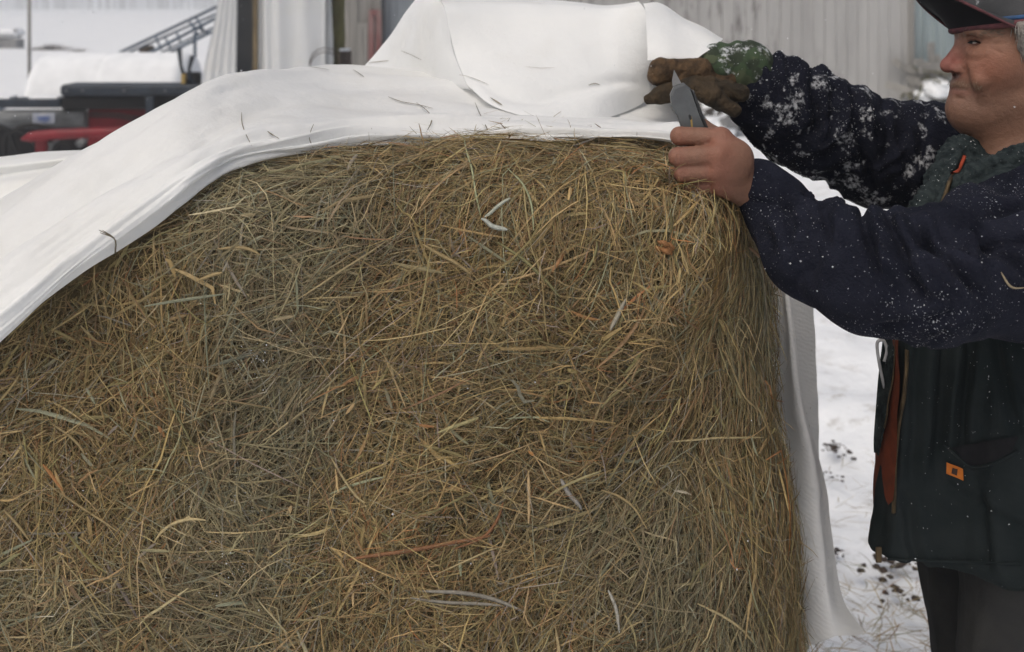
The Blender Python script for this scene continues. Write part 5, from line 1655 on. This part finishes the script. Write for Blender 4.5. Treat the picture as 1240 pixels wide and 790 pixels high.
# hay sticking up over the lower edge of the hand
nW = 150; Vw, Fw, Cw = [], [], []
mb = MB(); 
for k in range(nW):
    u_ = random.uniform(805, 915); v_ = 216 + (u_ - 805) * .33 + random.uniform(-6, 34)
    Yb = 1.455 + (u_ - 805) * .0006 + random.uniform(-.01, .02)
    L_ = random.uniform(15, 62); a_ = random.gauss(2.5 if random.random() < .7 else .6, .5)
    e_ = (u_ + math.cos(a_) * L_, v_ - abs(math.sin(a_)) * L_ * .55)
    c_ = ((u_ + e_[0]) / 2 + random.gauss(0, 5), (v_ + e_[1]) / 2 - random.uniform(0, 8))
    mb.tube(spline([P(u_, v_, Yb), P(*c_, Yb - .022), P(*e_, Yb - .030)], 7), np.array([1, 1, .95, .9, .8, .65, .4]) * random.uniform(.0005, .0010), 5)
nv_ = [len(q) for q in mb.V]
o = mb.build('rim_wisps', M['hay'], bale, True, col=np.repeat(haycolour(nW) * 1.1, nv_, axis=0)); o['kind'] = 'stuff'

# folding utility knife in the bare hand
k0, k1 = P(866, 204, 1.487), P(803, 97, 1.487)
ax = (P(812, 88, 1.487) - P(836, 150, 1.487)); ax /= np.linalg.norm(ax)
side = np.cross(ax, [0, 1, 0]); side /= np.linalg.norm(side); fwd = np.cross(side, ax)
RK = np.stack([side, fwd, ax], 1)
base = P(838, 152, 1.487)
kn = thing('utility_knife', 'grey folding utility knife held upright in his bare hand', 'knife', tuple(base))
def slab(name, prof2, th, mt, off=0, bev=.0012):
    pr = np.array(prof2, float); n = len(pr); c = pr.mean(0)
    V = []
    for z, sc_ in ((-th / 2, .93), (-th / 2 + bev, 1), (th / 2 - bev, 1), (th / 2, .93)):
        q = c + (pr - c) * sc_
        V += [base + RK @ np.array([x, z + off, y]) for x, y in q]
    Fc = [tuple(range(n)), tuple(range(3 * n, 4 * n))[::-1]] + [(a * n + i, (a + 1) * n + i, (a + 1) * n + (i + 1) % n, a * n + (i + 1) % n) for a in range(3) for i in range(n)]
    return mesh(name, V, Fc, mt, kn, smooth=False)
slab('handle', [(-.014, -.075), (.013, -.075), (.0155, -.03), (.0145, .02), (.0165, .035), (.0125, .050), (.004, .058), (-.010, .058), (-.0155, .048), (-.0145, .01), (-.0155, -.03)], .010, M['knife'])
slab('spine_edge', [(-.0185, -.03), (-.0158, -.03), (-.0150, .01), (-.016, .046), (-.019, .044), (-.0185, .01)], .0115, M['knife_dark'])
slab('blade', [(-.007, .0585), (.0055, .0585), (.0035, .066), (-.0045, .079)], .0012, M['blade'], bev=.0003)
slab('screw_boss', [(.002 * math.cos(t) - .001, .004 * math.sin(t) + .012) for t in np.linspace(0, 6.28, 10, endpoint=False)], .0112, M['knife_dark'], bev=.0003)
slab('grip_slot', [(.001, -.004), (.0035, -.004), (-.001, .012), (-.0035, .012)], .0108, M['yellow'], bev=.0002)

# trousers, belt fold and boots
tr = Body()
tr.cap(np.array([.80, 1.60, .93]), np.array([.81, 1.84, .93]), .135, .135, k=.06)
for s, kx in ((-1, -.03), (1, .05)):
    kn_p = np.array([.76 + kx, 1.72 + s * .115, .50]); an_p = np.array([.80 + kx * 2, 1.72 + s * .125, .12])
    tr.chain([np.array([.79, 1.72 + s * .10, .86]), kn_p, an_p], [.118, .092, .082], k=.04)
tr.box(np.array([.80, 1.72, .02]), (.5, .5, .055), .002, k=.004, op='-')
V, Q = tr.grow(.0055); V = relax(V, Q, 2); Nn = vnormals(V, Q)
V = V + Nn * (fbm(np.stack([V[:, 0] * 14, V[:, 1] * 14, V[:, 2] * 5], 1), 3) * .009 + (1 - 2 * np.abs(vnoise(V * 9 + 3))) * .004)[:, None]
mesh('trousers', V, Q, M['trousers'], man)
for s, kx in ((-1, -.03), (1, .05)):
    an = np.array([.80 + kx * 2, 1.72 + s * .12, .10])
    bo = Body(); bo.cap(an + [.0, 0, .16], an + [.0, 0, -.03], .062, .056, k=.03); bo.cap(an + [.035, 0, -.052], an + [-.15, 0, -.056], .046, .042, k=.03)
    bo.box(np.array([an[0], an[1], -.06]), (.4, .2, .06), .001, k=.003, op='-')
    V, Q = bo.grow(.006); V = relax(V, Q, 1)
    mesh('boot', V, Q, M['boot'], man)
o = stalk_on(SWB, 'hay_stalk', [(1211, 330), (1217, 340), (1224, 348), (1238, 347)], .0026, (.38, .31, .2), None, lift=.003, K=10)
if o: tag(o, 'small bent hay stalk stuck on the near navy sleeve', 'hay stalk', 'loose hay stalks lying on the wrap')
# ------------------------------------------------------------------ falling snow
n = 2000
Yq = rng.uniform(.75, 1, n) * rng.choice([1.6, 2.6, 4, 6, 8, 10, 13], n, p=[.06, .12, .16, .16, .16, .17, .17])
uq = rng.uniform(-250, 1500, n); vq = rng.uniform(-150, 850, n)
pts = np.stack([(uq - U0) / F_PX * Yq, Yq, CAM_H - (vq - V0) / F_PX * Yq], 1)
pts = pts[pts[:, 2] > .05]
r0 = rng.uniform(.0004, .0012, len(pts)) * np.where(pts[:, 1] > 2, 1.7, .9)
o = grains('falling_snow', pts, r0, None)
tag(o, 'small snowflakes falling through the air', 'snowflakes', kind='stuff')

# ------------------------------------------------------------------ air, light, camera
HAZE = 0.0036
if HAZE:
    m, nt, b = nodes('snowy_air')
    nt.nodes.remove(b)
    vol = N(nt, 'ShaderNodeVolumePrincipled'); vol.inputs['Color'].default_value = (.93, .95, .97, 1); vol.inputs['Density'].default_value = HAZE; vol.inputs['Anisotropy'].default_value = .2
    nt.links.new(vol.outputs[0], nt.nodes['Material Output'].inputs['Volume'])
    o = MB().box((0, 480, 9), (1300, 1100, 22)).build('haze', m)
    tag(o, 'thin snowy haze filling the air over the field', 'haze', kind='stuff')

EL, AZ = math.radians(58), math.radians(215)   # high soft light from behind left of the camera
w = bpy.data.worlds.new('World'); S.world = w; w.use_nodes = True
nt = w.node_tree; bg = nt.nodes['Background']
sky = nt.nodes.new('ShaderNodeTexSky'); sky.sky_type = 'NISHITA'; sky.sun_disc = False
sky.sun_elevation = EL; sky.sun_rotation = AZ; sky.air_density = 1.0; sky.dust_density = 7.0; sky.ozone_density = .6
nt.links.new(sky.outputs[0], bg.inputs[0]); bg.inputs[1].default_value = .10
sl = bpy.data.lights.new('sun', 'SUN'); sl.energy = 1.0; sl.angle = math.radians(50); sl.color = (.972, 1, .962)
so = bpy.data.objects.new('sun', sl); COL.objects.link(so)
sd = Vector((math.sin(AZ) * math.cos(EL), math.cos(AZ) * math.cos(EL), math.sin(EL)))
so.rotation_euler = sd.to_track_quat('Z', 'Y').to_euler()

cam = bpy.data.cameras.new('camera'); co = bpy.data.objects.new('camera', cam); COL.objects.link(co)
co.location = (0, 0, CAM_H); co.rotation_euler = (math.radians(90), 0, 0)
cam.sensor_width = 36; cam.lens = 36 * F_PX / 1240; cam.shift_x = 0; cam.shift_y = -(395 - V0) / 1240
cam.clip_start = .05; cam.clip_end = 6000
cam.dof.use_dof = True; cam.dof.focus_distance = 1.52; cam.dof.aperture_fstop = 5.6
S.camera = co
vs = S.view_settings; vs.view_transform = 'Standard'; vs.look = 'None'; vs.gamma = 1; vs.exposure = -0.04
S.cycles.use_denoising = True
S.cycles.max_bounces = 6; S.cycles.diffuse_bounces = 3; S.cycles.volume_bounces = 1; S.cycles.transmission_bounces = 4
S.cycles.volume_step_rate = 4
